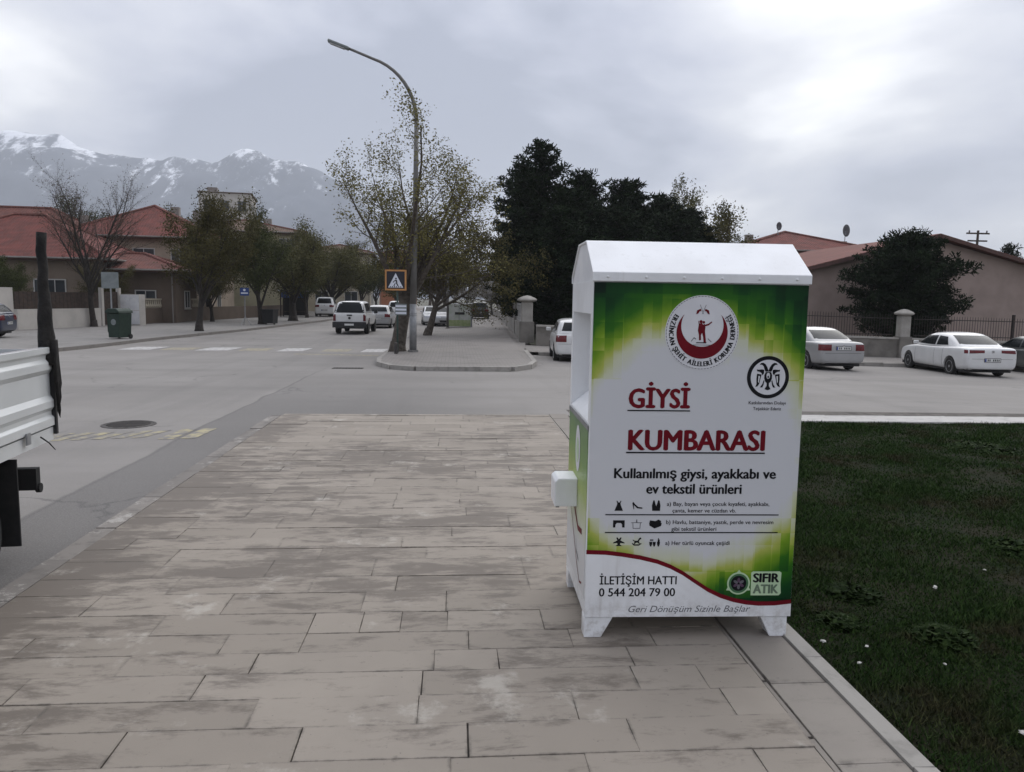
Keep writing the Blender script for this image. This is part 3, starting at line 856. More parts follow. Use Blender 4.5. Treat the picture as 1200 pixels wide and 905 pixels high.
# ================================================================ the donation bin
_tc = {}
def text_geo(s, bold=0.0, shear=0.0, space=1.0):
    key = (s, bold, shear, space)
    if key in _tc: return _tc[key]
    cu = bpy.data.curves.new('lettering', 'FONT')
    cu.body = s; cu.size = 1.0; cu.offset = bold; cu.shear = shear; cu.space_character = space
    cu.resolution_u = 3; cu.fill_mode = 'FRONT'
    o = bpy.data.objects.new('lettering', cu); C.objects.link(o)
    dg = bpy.context.evaluated_depsgraph_get(); dg.update()
    me = bpy.data.meshes.new_from_object(o.evaluated_get(dg))
    v = [(p.co.x, p.co.y) for p in me.vertices]; f = [tuple(p.vertices) for p in me.polygons]
    bpy.data.objects.remove(o); bpy.data.curves.remove(cu); bpy.data.meshes.remove(me)
    _tc[key] = (v, f)
    return v, f
CAP = max(p[1] for p in text_geo('H')[0])
def lettering(s, x0, x1, z, cap, m, parent, y, bold=0.0, shear=0.0, name='lettering', space=1.0):
    """bold: stroke gain in em, made by laying shifted copies of the glyphs over each other"""
    v, f = text_geo(s, 0.0, shear, space)
    a = min(p[0] for p in v); b = max(p[0] for p in v)
    sz = cap / CAP
    sx = (x1 - x0) / (b - a + 2 * max(bold, 0))
    o = MB()
    k = 3 if bold > 0.015 else (1 if bold > 0 else 0)
    sh = [(0, 0)] + [(i / max(k, 1), 0) for i in range(-k, k + 1) if i] + ([(0, 0.5), (0, -0.5)] if k else [])
    for i, (dx, dz) in enumerate(sh):
        o.add([(x0 + (p[0] - a + max(bold, 0) + dx * bold) * sx, y - 0.00004 * i, z + (p[1] + dz * bold) * sz) for p in v], f)
    ob = o.build(name, m, parent, fix=False)
    if cap < 0.06: ob['kind'] = 'stuff'        # letters too small to pick apart
    return ob
def flat(poly, y, m, parent, name, th=0.0009):
    return MB().prism(poly, y, y - th).build(name, m, parent)
def circ(cx, cz, r, n=48, a0=0, a1=2 * PI, rz=None):
    rz = rz or r
    return [(cx + r * math.cos(a0 + (a1 - a0) * i / n), cz + rz * math.sin(a0 + (a1 - a0) * i / n)) for i in range(n)]

def donation_bin():
    W, D = 1.09, 0.80
    t = thing('donation_bin', 'tall white clothing donation bin with green printed front panel on the sidewalk', 'donation bin', (0.69, 3.785, 0.0), rad(-1.6))
    # body: lower box and upper box with an open hopper recess on the left side
    b = MB()
    b.box(0, W, 0, D, 0.11, 1.13)
    b.box(0.11, W, 0, D, 1.13, 1.845)
    bevel(b.build('body', 'white_paint', t), 0.006, 2)
    p = MB().box(0.0, 0.11, 0, 0.06, 1.13, 1.845).build('corner_post', 'white_paint', t)
    MB().box(0.0, 0.11, D - 0.06, D, 1.13, 1.845).build('corner_post', 'white_paint', t)
    MB().box(0.0, 0.11, 0.06, D - 0.06, 1.68, 1.845).build('lintel', 'white_paint', t)
    MB().xprism([(0, 1.845), (D, 1.845), (D, 1.885), (0.55, 2.048), (0.25, 2.05), (0, 1.885)], 0.004, 0.10).build('gable', 'white_inner', t)
    hop = MB()
    hop.prism([(0.003, 1.132), (0.109, 1.132), (0.109, 1.22)], 0.062, D - 0.062)
    hop.build('hopper_chute', 'white_paint', t)
    # roof cap
    prof = [(-0.014, 1.842), (-0.014, 1.887), (0.25, 2.058), (0.55, 2.056), (D + 0.014, 1.887), (D + 0.014, 1.842), (D + 0.006, 1.842), (D + 0.006, 1.880), (0.548, 2.046), (0.252, 2.048), (-0.006, 1.880), (-0.006, 1.842)]
    r = MB().xprism(prof, -0.006, W + 0.006).build('roof', 'white_paint', t)
    bevel(r, 0.003, 2)
    rv = MB().lathe([(0.007, 0), (0.0065, 0.003), (0.003, 0.005)], 10, 'Y').mesh('rivet', 'white_paint')
    for k in range(6):
        o = link('rivet', rv, r); o.location = (0.07 + k * 0.19, -0.0145, 1.865); o.scale = (1, -1, 1)
    # feet: tapered brackets
    for y0, y1 in ((0.004, 0.10), (D - 0.10, D - 0.004)):
        bevel(MB().prism([(0.0, 0.0), (0.09, 0.0), (0.15, 0.1095), (0.0, 0.1095)], y1, y0).build('foot', 'white_paint', t), 0.004)
        bevel(MB().prism([(0.985, 0.0), (1.075, 0.0), (1.075, 0.1095), (0.93, 0.1095)], y1, y0).build('foot', 'white_paint', t), 0.004)
    # lock housing on the left side
    h = MB().prism([(-0.13, 0.60), (-0.002, 0.60), (-0.002, 0.76), (-0.11, 0.76), (-0.13, 0.742)], 0.36, 0.56).build('lock_housing', 'white_paint', t)
    bevel(h, 0.006)
    MB().box(-0.12, -0.10, 0.38, 0.41, 0.591, 0.60).build('lock', 'black_iron', h)
    # side print
    sp = MB().box(-0.003, -0.0005, 0.03, D - 0.02, 0.20, 1.09).build('side_panel', 'printed_side', t)
    MB().box(-0.006, -0.003, 0.02, D - 0.01, 1.09, 1.115).build('trim', 'galvanised', sp)
    for (pts, w, m) in (([(0.12, 0.25), (0.2, 0.23), (0.32, 0.30), (0.5, 0.45), (0.68, 0.62)], 0.012, 'maroon_ink'),
                        ([(0.15, 0.52), (0.3, 0.50), (0.45, 0.58), (0.55, 0.70)], 0.03, 'maroon_ink'),
                        ([(0.25, 0.33), (0.34, 0.36), (0.36, 0.42)], 0.02, 'grey_ink')):
        v = []; f = []
        for i, (yy, zz) in enumerate(pts):
            v += [(-0.0045, yy, zz - w / 2), (-0.0045, yy, zz + w / 2)]
            if i: f.append((2 * i - 2, 2 * i - 1, 2 * i + 1, 2 * i))
        MB().add(v, f).build('swirl', m, sp, fix=False)
    MB().add([(-0.0045, y, z) for y, z in circ(0.38, 0.93, 0.09, 24, rz=0.13)], [tuple(range(24))]).build('emblem', 'emblem_white', sp, fix=False)
    MB().add([(-0.0055, y, z) for y, z in circ(0.38, 0.92, 0.05, 24, rz=0.07)], [tuple(range(24))]).build('emblem', 'logo_pale', sp, fix=False)
    # front print
    P = MB().box(0.004, W - 0.004, -0.003, -0.0002, 0.17, 1.838).build('front_panel', 'printed_green', t)
    cur = [(0.0, 0.462), (0.10, 0.459), (0.19, 0.448), (0.28, 0.433), (0.37, 0.411), (0.44, 0.384), (0.505, 0.350), (0.57, 0.306), (0.642, 0.259), (0.71, 0.226), (0.78, 0.203), (0.85, 0.189), (0.914, 0.183), (1.0, 0.184), (1.088, 0.194)]
    flat([(0.002, 0.114)] + [(W - 0.002, 0.114)] + [(min(x, W - .002), z - 0.010) for x, z in cur[::-1]][:-1] + [(0.002, cur[0][1] - 0.010)], -0.003, 'white_paint', P, 'lower_field', 0.0015)
    up = [(x, z + 0.012) for x, z in cur]; dn = [(x, z - 0.011) for x, z in cur]
    v = []; f = []
    for i, (a, c) in enumerate(zip(up, dn)):
        v += [(min(a[0], W - .003), -0.0052, a[1]), (min(c[0], W - .003), -0.0052, c[1])]
        if i: f.append((2 * i - 2, 2 * i - 1, 2 * i + 1, 2 * i))
    MB().add(v, f).build('curved_band', 'maroon_ink', P, fix=False)
    L = lambda *a, **k: lettering(*a, parent=P, **k)
    Y = -0.0042
    lettering('GİYSİ', 0.193, 0.507, 1.214, 0.094, 'maroon_ink', P, Y, 0.043)
    lettering('KUMBARASI', 0.197, 0.904, 0.998, 0.100, 'maroon_ink', P, Y, 0.043)
    flat([(0.189, 1.196), (0.509, 1.196), (0.509, 1.202), (0.189, 1.202)], Y, 'black_ink', P, 'underline')
    flat([(0.189, 0.980), (0.905, 0.980), (0.905, 0.987), (0.189, 0.987)], Y, 'black_ink', P, 'underline')
    lettering('Kullanılmış giysi, ayakkabı ve', 0.131, 0.970, 0.851, 0.050, 'black_ink', P, Y, 0.034)
    lettering('ev tekstil ürünleri', 0.299, 0.795, 0.771, 0.050, 'black_ink', P, Y, 0.034)
    lettering('a) Bay, bayan veya çocuk kıyafeti, ayakkabı,', 0.409, 0.944, 0.707, 0.020, 'black_ink', P, Y, 0.012)
    lettering('çanta, kemer ve cüzdan vb.', 0.439, 0.770, 0.672, 0.020, 'black_ink', P, Y, 0.012)
    lettering('b) Havlu, battaniye, yastık, perde ve nevresim', 0.409, 0.970, 0.611, 0.020, 'black_ink', P, Y, 0.012)
    lettering('gibi tekstil ürünleri', 0.437, 0.672, 0.575, 0.020, 'black_ink', P, Y, 0.012)
    lettering('a) Her türlü oyuncak çeşidi', 0.409, 0.745, 0.500, 0.021, 'black_ink', P, Y, 0.012)
    for z in (0.657, 0.563): flat([(0.093, z), (0.995, z), (0.995, z + 0.0055), (0.093, z + 0.0055)], Y, 'black_ink', P, 'rule')
    lettering('İLETİŞİM HATTI', 0.073, 0.476, 0.290, 0.043, 'black_ink', P, -0.0052, 0.022)
    lettering('0 544 204 79 00', 0.071, 0.470, 0.226, 0.043, 'black_ink', P, -0.0052, 0.022)
    lettering('Geri Dönüşüm Sizinle Başlar', 0.228, 0.872, 0.140, 0.034, 'grey_ink', P, -0.0052, 0.0, 0.32)
    # round emblem
    ex, ez, R = 0.553, 1.594, 0.187
    E = flat(circ(ex, ez, R, 72), -0.003, 'emblem_white', P, 'round_emblem', 0.0012)
    ring = MB()
    for i in range(72):
        a0 = 2 * PI * i / 72; a1 = a0 + 2 * PI / 72 * 0.72
        q = [(ex + r_ * math.cos(a), -0.0048, ez + r_ * math.sin(a)) for r_, a in ((0.180, a0), (0.183, a0), (0.183, a1), (0.180, a1))]
        ring.add(q, [(0, 1, 2, 3)])
    ring.build('dotted_ring', 'grey_ink', P, fix=False)
    n = 60; v = []; f = []
    for i in range(n + 1):
        s = i / n; a = rad(136) + rad(268) * s
        th = 0.060 * math.sin(PI * s) ** 1.05
        for r_ in (0.130, 0.130 - th - 0.0005): v.append((ex + r_ * math.cos(a), -0.0050, ez + r_ * math.sin(a)))
        if i: f.append((2 * i - 2, 2 * i - 1, 2 * i + 1, 2 * i))
    MB().add(v, f).build('crescent', 'maroon_ink', P, fix=False)
    txt = 'ERZİNCAN ŞEHİT AİLELERİ KORUMA DERNEĞİ'
    ringt = MB(); a0, a1 = rad(146), rad(395)
    ws = []
    for ch in txt:
        if ch == ' ': ws.append(0.42)
        else:
            vv, _ = text_geo(ch); ws.append(max(p[0] for p in vv) - min(p[0] for p in vv) + 0.14)
    tot = sum(ws); acc = 0; sc = 0.024 / CAP; rr = 0.144
    for ch, w in zip(txt, ws):
        am = a0 + (a1 - a0) * (acc + w / 2) / tot; acc += w
        if ch == ' ': continue
        vv, ff = text_geo(ch)
        mx = (max(p[0] for p in vv) + min(p[0] for p in vv)) / 2
        kx = (a1 - a0) * (rr + 0.012) / tot
        rad_v = Vector((math.cos(am), math.sin(am))); tan = Vector((-math.sin(am), math.cos(am)))
        pts = []
        for p in vv:      # letters stand with their heads towards the centre
            q = tan * ((p[0] - mx) * kx) + rad_v * (rr + 0.024 - p[1] * sc)
            pts.append((ex + q.x, -0.0050, ez + q.y))
        for i, d in enumerate((-0.0018, -0.0009, 0, 0.0009, 0.0018)):
            ringt.add([(p[0] + tan.x * d, p[1] - 0.00004 * i, p[2] + tan.y * d) for p in pts], ff)
    ringt.build('ring_lettering', 'black_ink', P, fix=False)
    yy = -0.0050
    def fig(poly, m='maroon_ink', name='figure', y=yy): flat([(ex + a, ez + c) for a, c in poly], y, m, P, name, 0.0004)
    fig([(-0.018, 0.045), (-0.004, 0.050), (0.004, 0.040), (0.010, 0.046), (0.016, 0.030), (0.014, 0.010), (0.018, -0.020), (0.022, -0.048), (0.010, -0.050), (0.006, -0.020), (0.0, 0.0), (-0.006, -0.012), (-0.004, -0.036), (-0.014, -0.038), (-0.016, -0.010), (-0.022, 0.012)])
    fig([(0.008, 0.040), (0.030, 0.046), (0.046, 0.058), (0.049, 0.053), (0.032, 0.038), (0.012, 0.032)])
    fig([(-0.022, 0.060), (-0.019, 0.060), (-0.014, 0.040), (-0.018, 0.036)])
    fig(circ(-0.008, 0.056, 0.008, 12), name='figure'); fig(circ(0.006, 0.053, 0.007, 12), name='figure')
    fig([(-0.030, -0.052), (0.022, -0.052), (0.026, -0.047), (-0.026, -0.047)], 'black_ink', 'ground_line')
    fig([(-0.048, -0.062), (0.046, -0.062), (0.046, -0.0595), (-0.048, -0.0595)], 'grey_ink', 'ground_line')
    fig([(-0.055, -0.042), (-0.040, -0.022), (-0.028, -0.030), (-0.030, -0.034), (-0.040, -0.028), (-0.052, -0.044)], 'grey_ink', 'hill_line')
    fig([(0.030, -0.026), (0.050, -0.044), (0.047, -0.046), (0.030, -0.031)], 'grey_ink', 'hill_line')
    for s in (-1, 1):
        fig([(s * 0.002, 0.094), (s * 0.004, 0.094), (s * -0.014, 0.140), (s * -0.0165, 0.140)], 'grey_ink', 'flag_staff', yy)
        fig([(s * 0.012, 0.120), (s * 0.030, 0.112), (s * 0.034, 0.092), (s * 0.024, 0.096), (s * 0.016, 0.108), (s * 0.008, 0.108)], 'maroon_ink', 'flag', yy)
    # eagle emblem
    gx, gzz = 0.901, 1.374
    flat(circ(gx, gzz, 0.108, 60), -0.003, 'black_ink', P, 'eagle_ring', 0.0012)
    flat(circ(gx, gzz, 0.089, 60), -0.0044, 'emblem_white', P, 'eagle_field', 0.0006)
    def eg(poly, m='black_ink', y=-0.0052):
        for s in (-1, 1): flat([(gx + s * a, gzz + c) for a, c in (poly if s > 0 else poly[::-1])], y, m, P, 'eagle', 0.0004)
    eg([(0.0, 0.034), (0.006, 0.050), (0.016, 0.066), (0.028, 0.074), (0.040, 0.072), (0.047, 0.062), (0.040, 0.064), (0.032, 0.062), (0.025, 0.054), (0.022, 0.044), (0.018, 0.034), (0.014, 0.028), (0.0, 0.030)])
    eg([(0.0, 0.028), (0.014, 0.026), (0.020, 0.012), (0.020, -0.006), (0.014, -0.022), (0.006, -0.030), (0.006, -0.044), (0.016, -0.060), (0.0, -0.066)])
    eg([(0.022, 0.038), (0.034, 0.040), (0.052, 0.038), (0.060, 0.040), (0.058, 0.030), (0.046, 0.028), (0.036, 0.022), (0.030, 0.010), (0.022, 0.020)])
    eg([(0.034, 0.014), (0.058, 0.018), (0.060, -0.010), (0.058, -0.034), (0.064, -0.050), (0.052, -0.046), (0.044, -0.034), (0.040, -0.012)])
    eg([(0.042, 0.006), (0.050, 0.007), (0.051, -0.022), (0.047, -0.030)], 'emblem_white', -0.0056)
    eg([(0.018, -0.018), (0.022, -0.014), (0.028, -0.034), (0.040, -0.052), (0.028, -0.052), (0.022, -0.040)])
    flat(circ(gx, gzz + 0.008, 0.009, 16, rz=0.016), -0.0056, 'emblem_white', P, 'eagle', 0.0003)
    flat(circ(gx, gzz + 0.002, 0.004, 10, rz=0.007), -0.0059, 'black_ink', P, 'eagle', 0.0003)
    lettering('Katkılarından Dolayı', 0.808, 1.000, 1.236, 0.0155, 'black_ink', P, Y, 0.012)
    lettering('Teşekkür Ederiz', 0.832, 0.977, 1.206, 0.0155, 'black_ink', P, Y, 0.012)
    # zero-waste mark
    lx, lz_ = 0.803, 0.293
    star = []
    for i in range(72):
        a = 2 * PI * i / 72 + PI / 2
        k = abs(((a - PI / 2) / (2 * PI / 3)) % 1.0); k = min(k, 1 - k)
        star.append((lx + (0.060 + 0.014 * max(0, 1 - k * 14)) * math.cos(a), lz_ + (0.060 + 0.014 * max(0, 1 - k * 14)) * math.sin(a)))
    flat(star, -0.003, 'logo_pale', P, 'waste_mark', 0.0008)
    flat(circ(lx, lz_, 0.052, 40), -0.0040, 'logo_green', P, 'waste_mark', 0.0006)
    flat(circ(lx, lz_ + 0.001, 0.041, 40), -0.0048, 'black_ink', P, 'waste_mark', 0.0005)
    for i in range(6):
        a = 2 * PI * i / 6 + PI / 6
        q = circ(0, 0, 0.0075, 12, rz=0.013)
        ca, sa = math.cos(a - PI / 2), math.sin(a - PI / 2)
        flat([(lx + 0.018 * math.cos(a) + u * ca - w * sa, lz_ + 0.018 * math.sin(a) + u * sa + w * ca) for u, w in q], -0.0054, 'logo_violet' if i % 2 else 'grey_ink', P, 'petal', 0.0004)
    flat([(0.870, 0.228), (1.020, 0.228), (1.030, 0.240), (1.026, 0.290), (1.028, 0.350), (1.018, 0.357), (0.876, 0.357), (0.868, 0.350)], -0.003, 'logo_pale', P, 'logo_field', 0.0008)
    lettering('SIFIR', 0.878, 1.018, 0.300, 0.046, 'black_ink', P, -0.0046, 0.05)
    lettering('ATIK', 0.880, 1.016, 0.240, 0.046, 'logo_grey', P, -0.0046, 0.05)
    # pictograms
    def ic(cx, cz, poly, sc=0.001, name='pictogram', m='black_ink'): flat([(cx + a * sc, cz + c * sc) for a, c in poly], -0.0034, m, P, name, 0.0006)
    ic(0.161, 0.706, [(-22, -26), (22, -26), (10, 4), (8, 12), (13, 26), (7, 26), (5, 18), (-5, 18), (-7, 26), (-13, 26), (-8, 12), (-10, 4)])
    ic(0.258, 0.706, [(-28, 16), (-22, 20), (-14, 10), (4, -6), (22, -8), (28, -12), (20, -15), (-2, -13), (-16, 0), (-20, 4), (-17, -18), (-20, -18), (-25, 2)])
    ic(0.354, 0.708, [(-20, -28), (20, -28), (22, 0), (16, 26), (10, 28), (4, 8), (0, -4), (-4, 8), (-10, 28), (-16, 26), (-22, 0)])
    ic(0.164, 0.612, [(-30, -20), (-18, -20), (-17, -4), (-10, 4), (10, 4), (17, -4), (18, -20), (30, -20), (30, 18), (-30, 18)])
    for q in ([(-16, -24), (16, -24), (16, -21), (-16, -21)], [(-19, -24), (-16, -24), (-18, 6), (-21, 6)], [(16, -24), (19, -24), (21, 6), (18, 6)], [(-28, 6), (28, 6), (28, 9), (-28, 9)], [(-4, 9), (4, 9), (2, 24), (-2, 24)]):
        ic(0.256, 0.610, q, m='grey_ink')
    ic(0.353, 0.612, [(-32, 2), (-28, 18), (0, 14), (16, 22), (30, 14), (28, 8), (33, 2), (30, -12), (-4, -25), (-30, -10)])
    ic(0.167, 0.516, [(-30, -4), (-8, 8), (-14, 22), (-8, 24), (0, 14), (8, 24), (14, 22), (8, 8), (30, -4), (30, -8), (8, -6), (6, -14), (18, -22), (-18, -22), (-6, -14), (-8, -6), (-30, -8)])
    ic(0.260, 0.516, [(-26, -10), (-14, -20), (10, -20), (26, -10), (22, -6), (12, -13), (-12, -13), (-22, -6)])
    ic(0.260, 0.516, [(-14, -11), (-9, -11), (-4, -4), (6, -4), (12, -11), (16, -10), (11, 4), (18, 14), (24, 14), (20, 24), (12, 20), (4, 6), (-10, 6), (-20, 12), (-22, 8), (-12, 2)])
    for a in (-26, -8, 14): ic(0.352, 0.516, [(a, -16), (a + 14, -16), (a + 15, 0), (a - 1, 0)]); ic(0.352, 0.502, circ(a + 7, -6, 5, 10))
    ic(0.352, 0.516, [(16, 0), (27, 0), (27, 12), (22, 14), (22, 20), (18, 20), (18, 14)]); ic(0.352, 0.516, [(-24, 4), (-6, 4), (-6, 14), (-24, 14)], m='grey_ink')
    return t
donation_bin()

# ================================================================ trees
def rot_about(v, axis, a): return Matrix.Rotation(a, 3, axis) @ v
def perp(d, r):
    k = Vector((r.gauss(0, 1), r.gauss(0, 1), r.gauss(0, 1)))
    k = k - d * k.dot(d)
    return k.normalized() if k.length > 1e-6 else Vector((1, 0, 0))
class Grow:
    def __init__(s, seed, spec):
        s.r = random.Random(seed); s.spec = spec
        s.wood = MB(); s.twig = MB(); s.tips = []       # tips: (point, direction)
    def branch(s, p, d, L, rad0, lev):
        r = s.r; S = s.spec
        n = 5 if lev == 0 else (5 if lev == 1 else (4 if lev == 2 else 3))
        pts = [p.copy()]; rads = [rad0]; dirs = [d.copy()]
        wob = S['wob'][lev]; up = S['up'][lev]
        for i in range(n):
            d = (d + perp(d, r) * wob * r.uniform(0.3, 1) + Vector((0, 0, up))).normalized()
            p = p + d * (L / n); pts.append(p.copy()); dirs.append(d.copy())
            rads.append(rad0 * (1 - (1 - S['tip'][lev]) * (i + 1) / n))
        sides = (10, 6, 4, 3, 3)[lev]
        (s.wood if lev < 2 else s.twig).tube(pts, rads, sides, cap=(lev == 0))
        if lev >= S['leaf_from']:
            for i in range(1, n + 1): s.tips.append((pts[i], dirs[i], pts[i - 1]))
        if lev + 1 < S['levels']:
            m = S['kids'][lev]; m = m if isinstance(m, int) else r.randint(*m)
            st = S['start'][lev]
            for k in range(m):
                u = st + (1 - st) * (k + r.uniform(0.1, 0.9)) / m
                i = min(int(u * n), n - 1); fr_ = u * n - i
                q = pts[i].lerp(pts[i + 1], fr_); dd = dirs[i + 1]
                ang = rad(S['ang'][lev] * r.uniform(0.7, 1.25))
                ax = perp(dd, r)
                if lev == 0: ax = rot_about(Vector((1, 0, 0)), Vector((0, 0, 1)), k * 2.4 + r.uniform(-.4, .4)); ax = (ax - dd * ax.dot(dd)).normalized()
                nd = (dd * math.cos(ang) + ax * math.sin(ang)).normalized()
                s.branch(q, nd, L * S['len'][lev] * r.uniform(0.7, 1.15) * (1.15 - 0.4 * u if lev else 1), rads[i] * S['rad'][lev], lev + 1)
def leaves(tips, per, size, spread, seed, asp=1.6):
    r = np.random.default_rng(seed)
    T = np.array([[*a, *c] for a, _, c in tips]); m = len(T)
    if m == 0: return np.zeros((0, 4, 3))
    idx = np.repeat(np.arange(m), per); N = len(idx)
    w = r.random(N)[:, None]
    c = T[idx, :3] * w + T[idx, 3:] * (1 - w) + r.normal(0, spread, (N, 3))
    ax = r.normal(size=(N, 3)); ax /= np.linalg.norm(ax, axis=1)[:, None]
    nn = r.normal(size=(N, 3)); bx = np.cross(nn, ax); bx /= np.linalg.norm(bx, axis=1)[:, None]
    s = size * r.uniform(0.6, 1.3, N)
    t = np.zeros((N, 4, 3))
    for k, (i, j) in enumerate(((-asp / 2, 0), (0, -.5), (asp / 2, 0), (0, .5))): t[:, k] = c + ax * (i * s)[:, None] + bx * (j * s)[:, None]
    return t
BASE = dict(levels=4, wob=(0.08, 0.22, 0.28, 0.3, .3), up=(0.03, 0.10, 0.06, 0.03, 0), tip=(0.55, 0.25, 0.2, 0.2, .2), leaf_from=2,
            kids=((6, 7), (8, 9), (7, 8), 0), start=(0.35, 0.25, 0.15, 0), ang=(38, 45, 45, 0), len=(0.95, 0.42, 0.38, 0), rad=(0.55, 0.42, 0.45, 0))
def tree(name, label, loc, seed, trunk_len, trunk_r, lean=(0, 0, 1), leaf='leaf_spring', per=6, size=0.06, spread=0.08, bark='bark', group='street trees', rz=0.0, flare=True, **kw):
    S = dict(BASE); S.update(kw)
    g = Grow(seed, S)
    g.branch(Vector((0, 0, -0.05)), Vector(lean).normalized(), trunk_len, trunk_r, 0)
    if flare: g.wood.tube([(0, 0, -0.08), (0.0, 0, 0.12), Vector(lean).normalized() * 0.4], [trunk_r * 1.45, trunk_r * 1.15, trunk_r], 10)
    t = thing(name, label, 'tree', loc, rz, group)
    tr = g.wood.build('trunk', bark, t, smooth=True, fix=False)
    if g.twig.v: g.twig.build('branch', bark, t, smooth=True, fix=False)
    if per:
        cloud('crown', leaf, leaves(g.tips, per, size, spread, seed), t)
    return t
def gp(x, y, add=KERB): return (x, y, gz(min(x, 2), y) + add)

# main street tree behind the lamp post: several steep limbs, airy spring leaves
_mt = tree('street_tree', 'airy spring tree with sparse yellow-green leaves behind the street lamp', gp(-1.95, 27.3), 11, 2.5, 0.235, (-0.05, 0.02, 1), per=7, size=0.048, spread=0.12, rz=PI,
     kids=(8, (9, 10), (9, 10), 0), start=(0.62, 0.18, 0.12, 0), ang=(30, 40, 42, 0), len=(2.25, 0.40, 0.42, 0), up=(0.02, 0.07, 0.09, 0.06, 0), rad=(0.50, 0.36, 0.42, 0), tip=(0.8, 0.12, 0.15, 0.2, .2))
_mt.scale = (1.13, 1.13, 0.96)
tree('street_tree', 'dense olive-brown tree with leaning trunk, between street lamp and dark pines', gp(-1.3, 39.6), 23, 2.4, 0.20, (0.22, 0, 1), leaf='leaf_olive', per=18, size=0.062, spread=0.18,
     kids=(8, (8, 9), 8, 0), start=(0.55, 0.2, 0.1, 0), ang=(48, 45, 50, 0), len=(2.0, 0.5, 0.45, 0), up=(0.02, 0.05, 0.0, -0.05, 0))
tA = tree('street_tree', 'narrow olive street tree before the beige two-storey house, left pavement', gp(-13.5, 42.2), 31, 2.2, 0.19, leaf='leaf_olive', per=14, size=0.062, spread=0.16,
     kids=(8, 8, 8, 0), start=(0.5, 0.2, 0.1, 0), ang=(27, 36, 45, 0), len=(2.35, 0.40, 0.42, 0), up=(0.02, 0.09, 0.06, 0, 0), bark='bark_dark')
tB = tree('street_tree', 'dark green street tree beside the black litter bin, left pavement', gp(-12.9, 53.1), 37, 2.5, 0.19, leaf='leaf_green', per=16, size=0.068, spread=0.18,
     kids=(8, 8, 8, 0), start=(0.4, 0.2, 0.1, 0), ang=(30, 40, 45, 0), len=(1.75, 0.42, 0.42, 0), bark='bark_dark')
tC = tree('street_tree', 'broad olive tree with thick trunk, just left of the white pickup', gp(-12.4, 61), 41, 2.3, 0.32, leaf='leaf_willow', per=18, size=0.08, spread=0.25,
     kids=(8, 8, 8, 0), start=(0.5, 0.2, 0.1, 0), ang=(40, 42, 48, 0), len=(2.15, 0.48, 0.45, 0), up=(0.02, 0.06, 0.02, -0.04, 0), bark='bark_dark')
tree('bare_tree', 'bare brown tree without leaves behind the white garden wall', gp(-20.6, 46), 53, 3.2, 0.17, leaf='leaf_bud', per=2, size=0.035, spread=0.04, bark='bark_dark',
     kids=(10, 12, 12, 0), start=(0.5, 0.2, 0.12, 0), ang=(28, 34, 36, 0), len=(1.75, 0.45, 0.45, 0), up=(0.03, 0.10, 0.08, 0.05, 0), group='bare trees')
bl = tree('blossom_tree', 'white blossoming tree over the pavement far down the street', gp(1.5, 84), 59, 2.0, 0.16, leaf='blossom', per=7, size=0.11, spread=0.2, bark='bark_grey',
     kids=(7, 7, 6, 0), start=(0.5, 0.2, 0.1, 0), ang=(45, 45, 50, 0), len=(1.6, 0.5, 0.45, 0), group='blossom trees')
place_copy(bl, 'smaller white blossom tree right of the far one, beside the dark van', gp(4.6, 92, 0.1), 2.0, 0.8)
lt = tree('leafless_street_tree', 'brown budding tree over the recycling container', gp(-0.6, 66), 61, 2.6, 0.2, leaf='leaf_bud', per=8, size=0.10, spread=0.25, bark='bark',
     kids=(8, 8, 8, 0), start=(0.5, 0.2, 0.1, 0), ang=(40, 42, 45, 0), len=(1.5, 0.5, 0.45, 0), group='budding trees down the street')
place_copy(lt, 'brown budding tree behind the far blossom tree', gp(0.3, 104), 1.0, 1.1)
place_copy(lt, 'budding tree closing the view at the far end of the street', (-4.5, 150, gz(0, 150)), 2.2, 1.5)
place_copy(tC, 'olive tree over the silver car, left side of the street', gp(-12.0, 78), 1.1, 1.0)
place_copy(tB, 'dark tree behind the white pickup, left side of the street', gp(-10.9, 92), 2.3, 0.95)
place_copy(tB, 'dark tree left of the orange building, far left side', gp(-10.6, 108), 4.1, 1.0)
place_copy(tC, 'far olive tree below the orange building', gp(-8.8, 122), 3.1, 0.85)
place_copy(tA, 'tall dark tree in front of the cream far house', gp(-13.8, 88), 0.7, 1.15)
place_copy(tB, 'low dark tree behind the pickup roof', gp(-13.0, 70), 5.0, 0.8)
place_copy(tB, 'dark garden tree between the white gate post and the narrow street tree', gp(-18.6, 60), 2.7, 0.8)
place_copy(tA, 'garden shrub tree behind the balustrade wall', gp(-17.3, 57), 3.9, 0.72)
place_copy(tB, 'dark tree rising behind the red roof of the left house', gp(-33, 74), 1.9, 1.35)
place_copy(tA, 'thin tree rising beside the beige house chimney', gp(-26.5, 78), 0.2, 1.3)
place_copy(tB, 'dark shrub behind the wood boards of the white garden wall', gp(-24.6, 44.6), 0.4, (0.55, 0.55, 0.5))
place_copy(tB, 'dark shrub left of the bare tree, under the house eave', gp(-26.8, 47.5), 3.3, (0.6, 0.6, 0.55))
place_copy(tA, 'olive shrub between the bare tree and the gate', gp(-21.9, 50.5), 5.1, (0.55, 0.55, 0.52))
tree('poplar', 'pale thin poplar top rising behind the dark pines', gp(19.2, 66, 0.1), 67, 6.2, 0.2, leaf='leaf_willow', per=3, size=0.11, spread=0.12, bark='bark_grey',
     kids=(14, 8, 7, 0), start=(0.3, 0.2, 0.1, 0), ang=(18, 26, 32, 0), len=(0.95, 0.4, 0.42, 0), up=(0.05, 0.16, 0.12, 0.08, 0), group='yard trees')
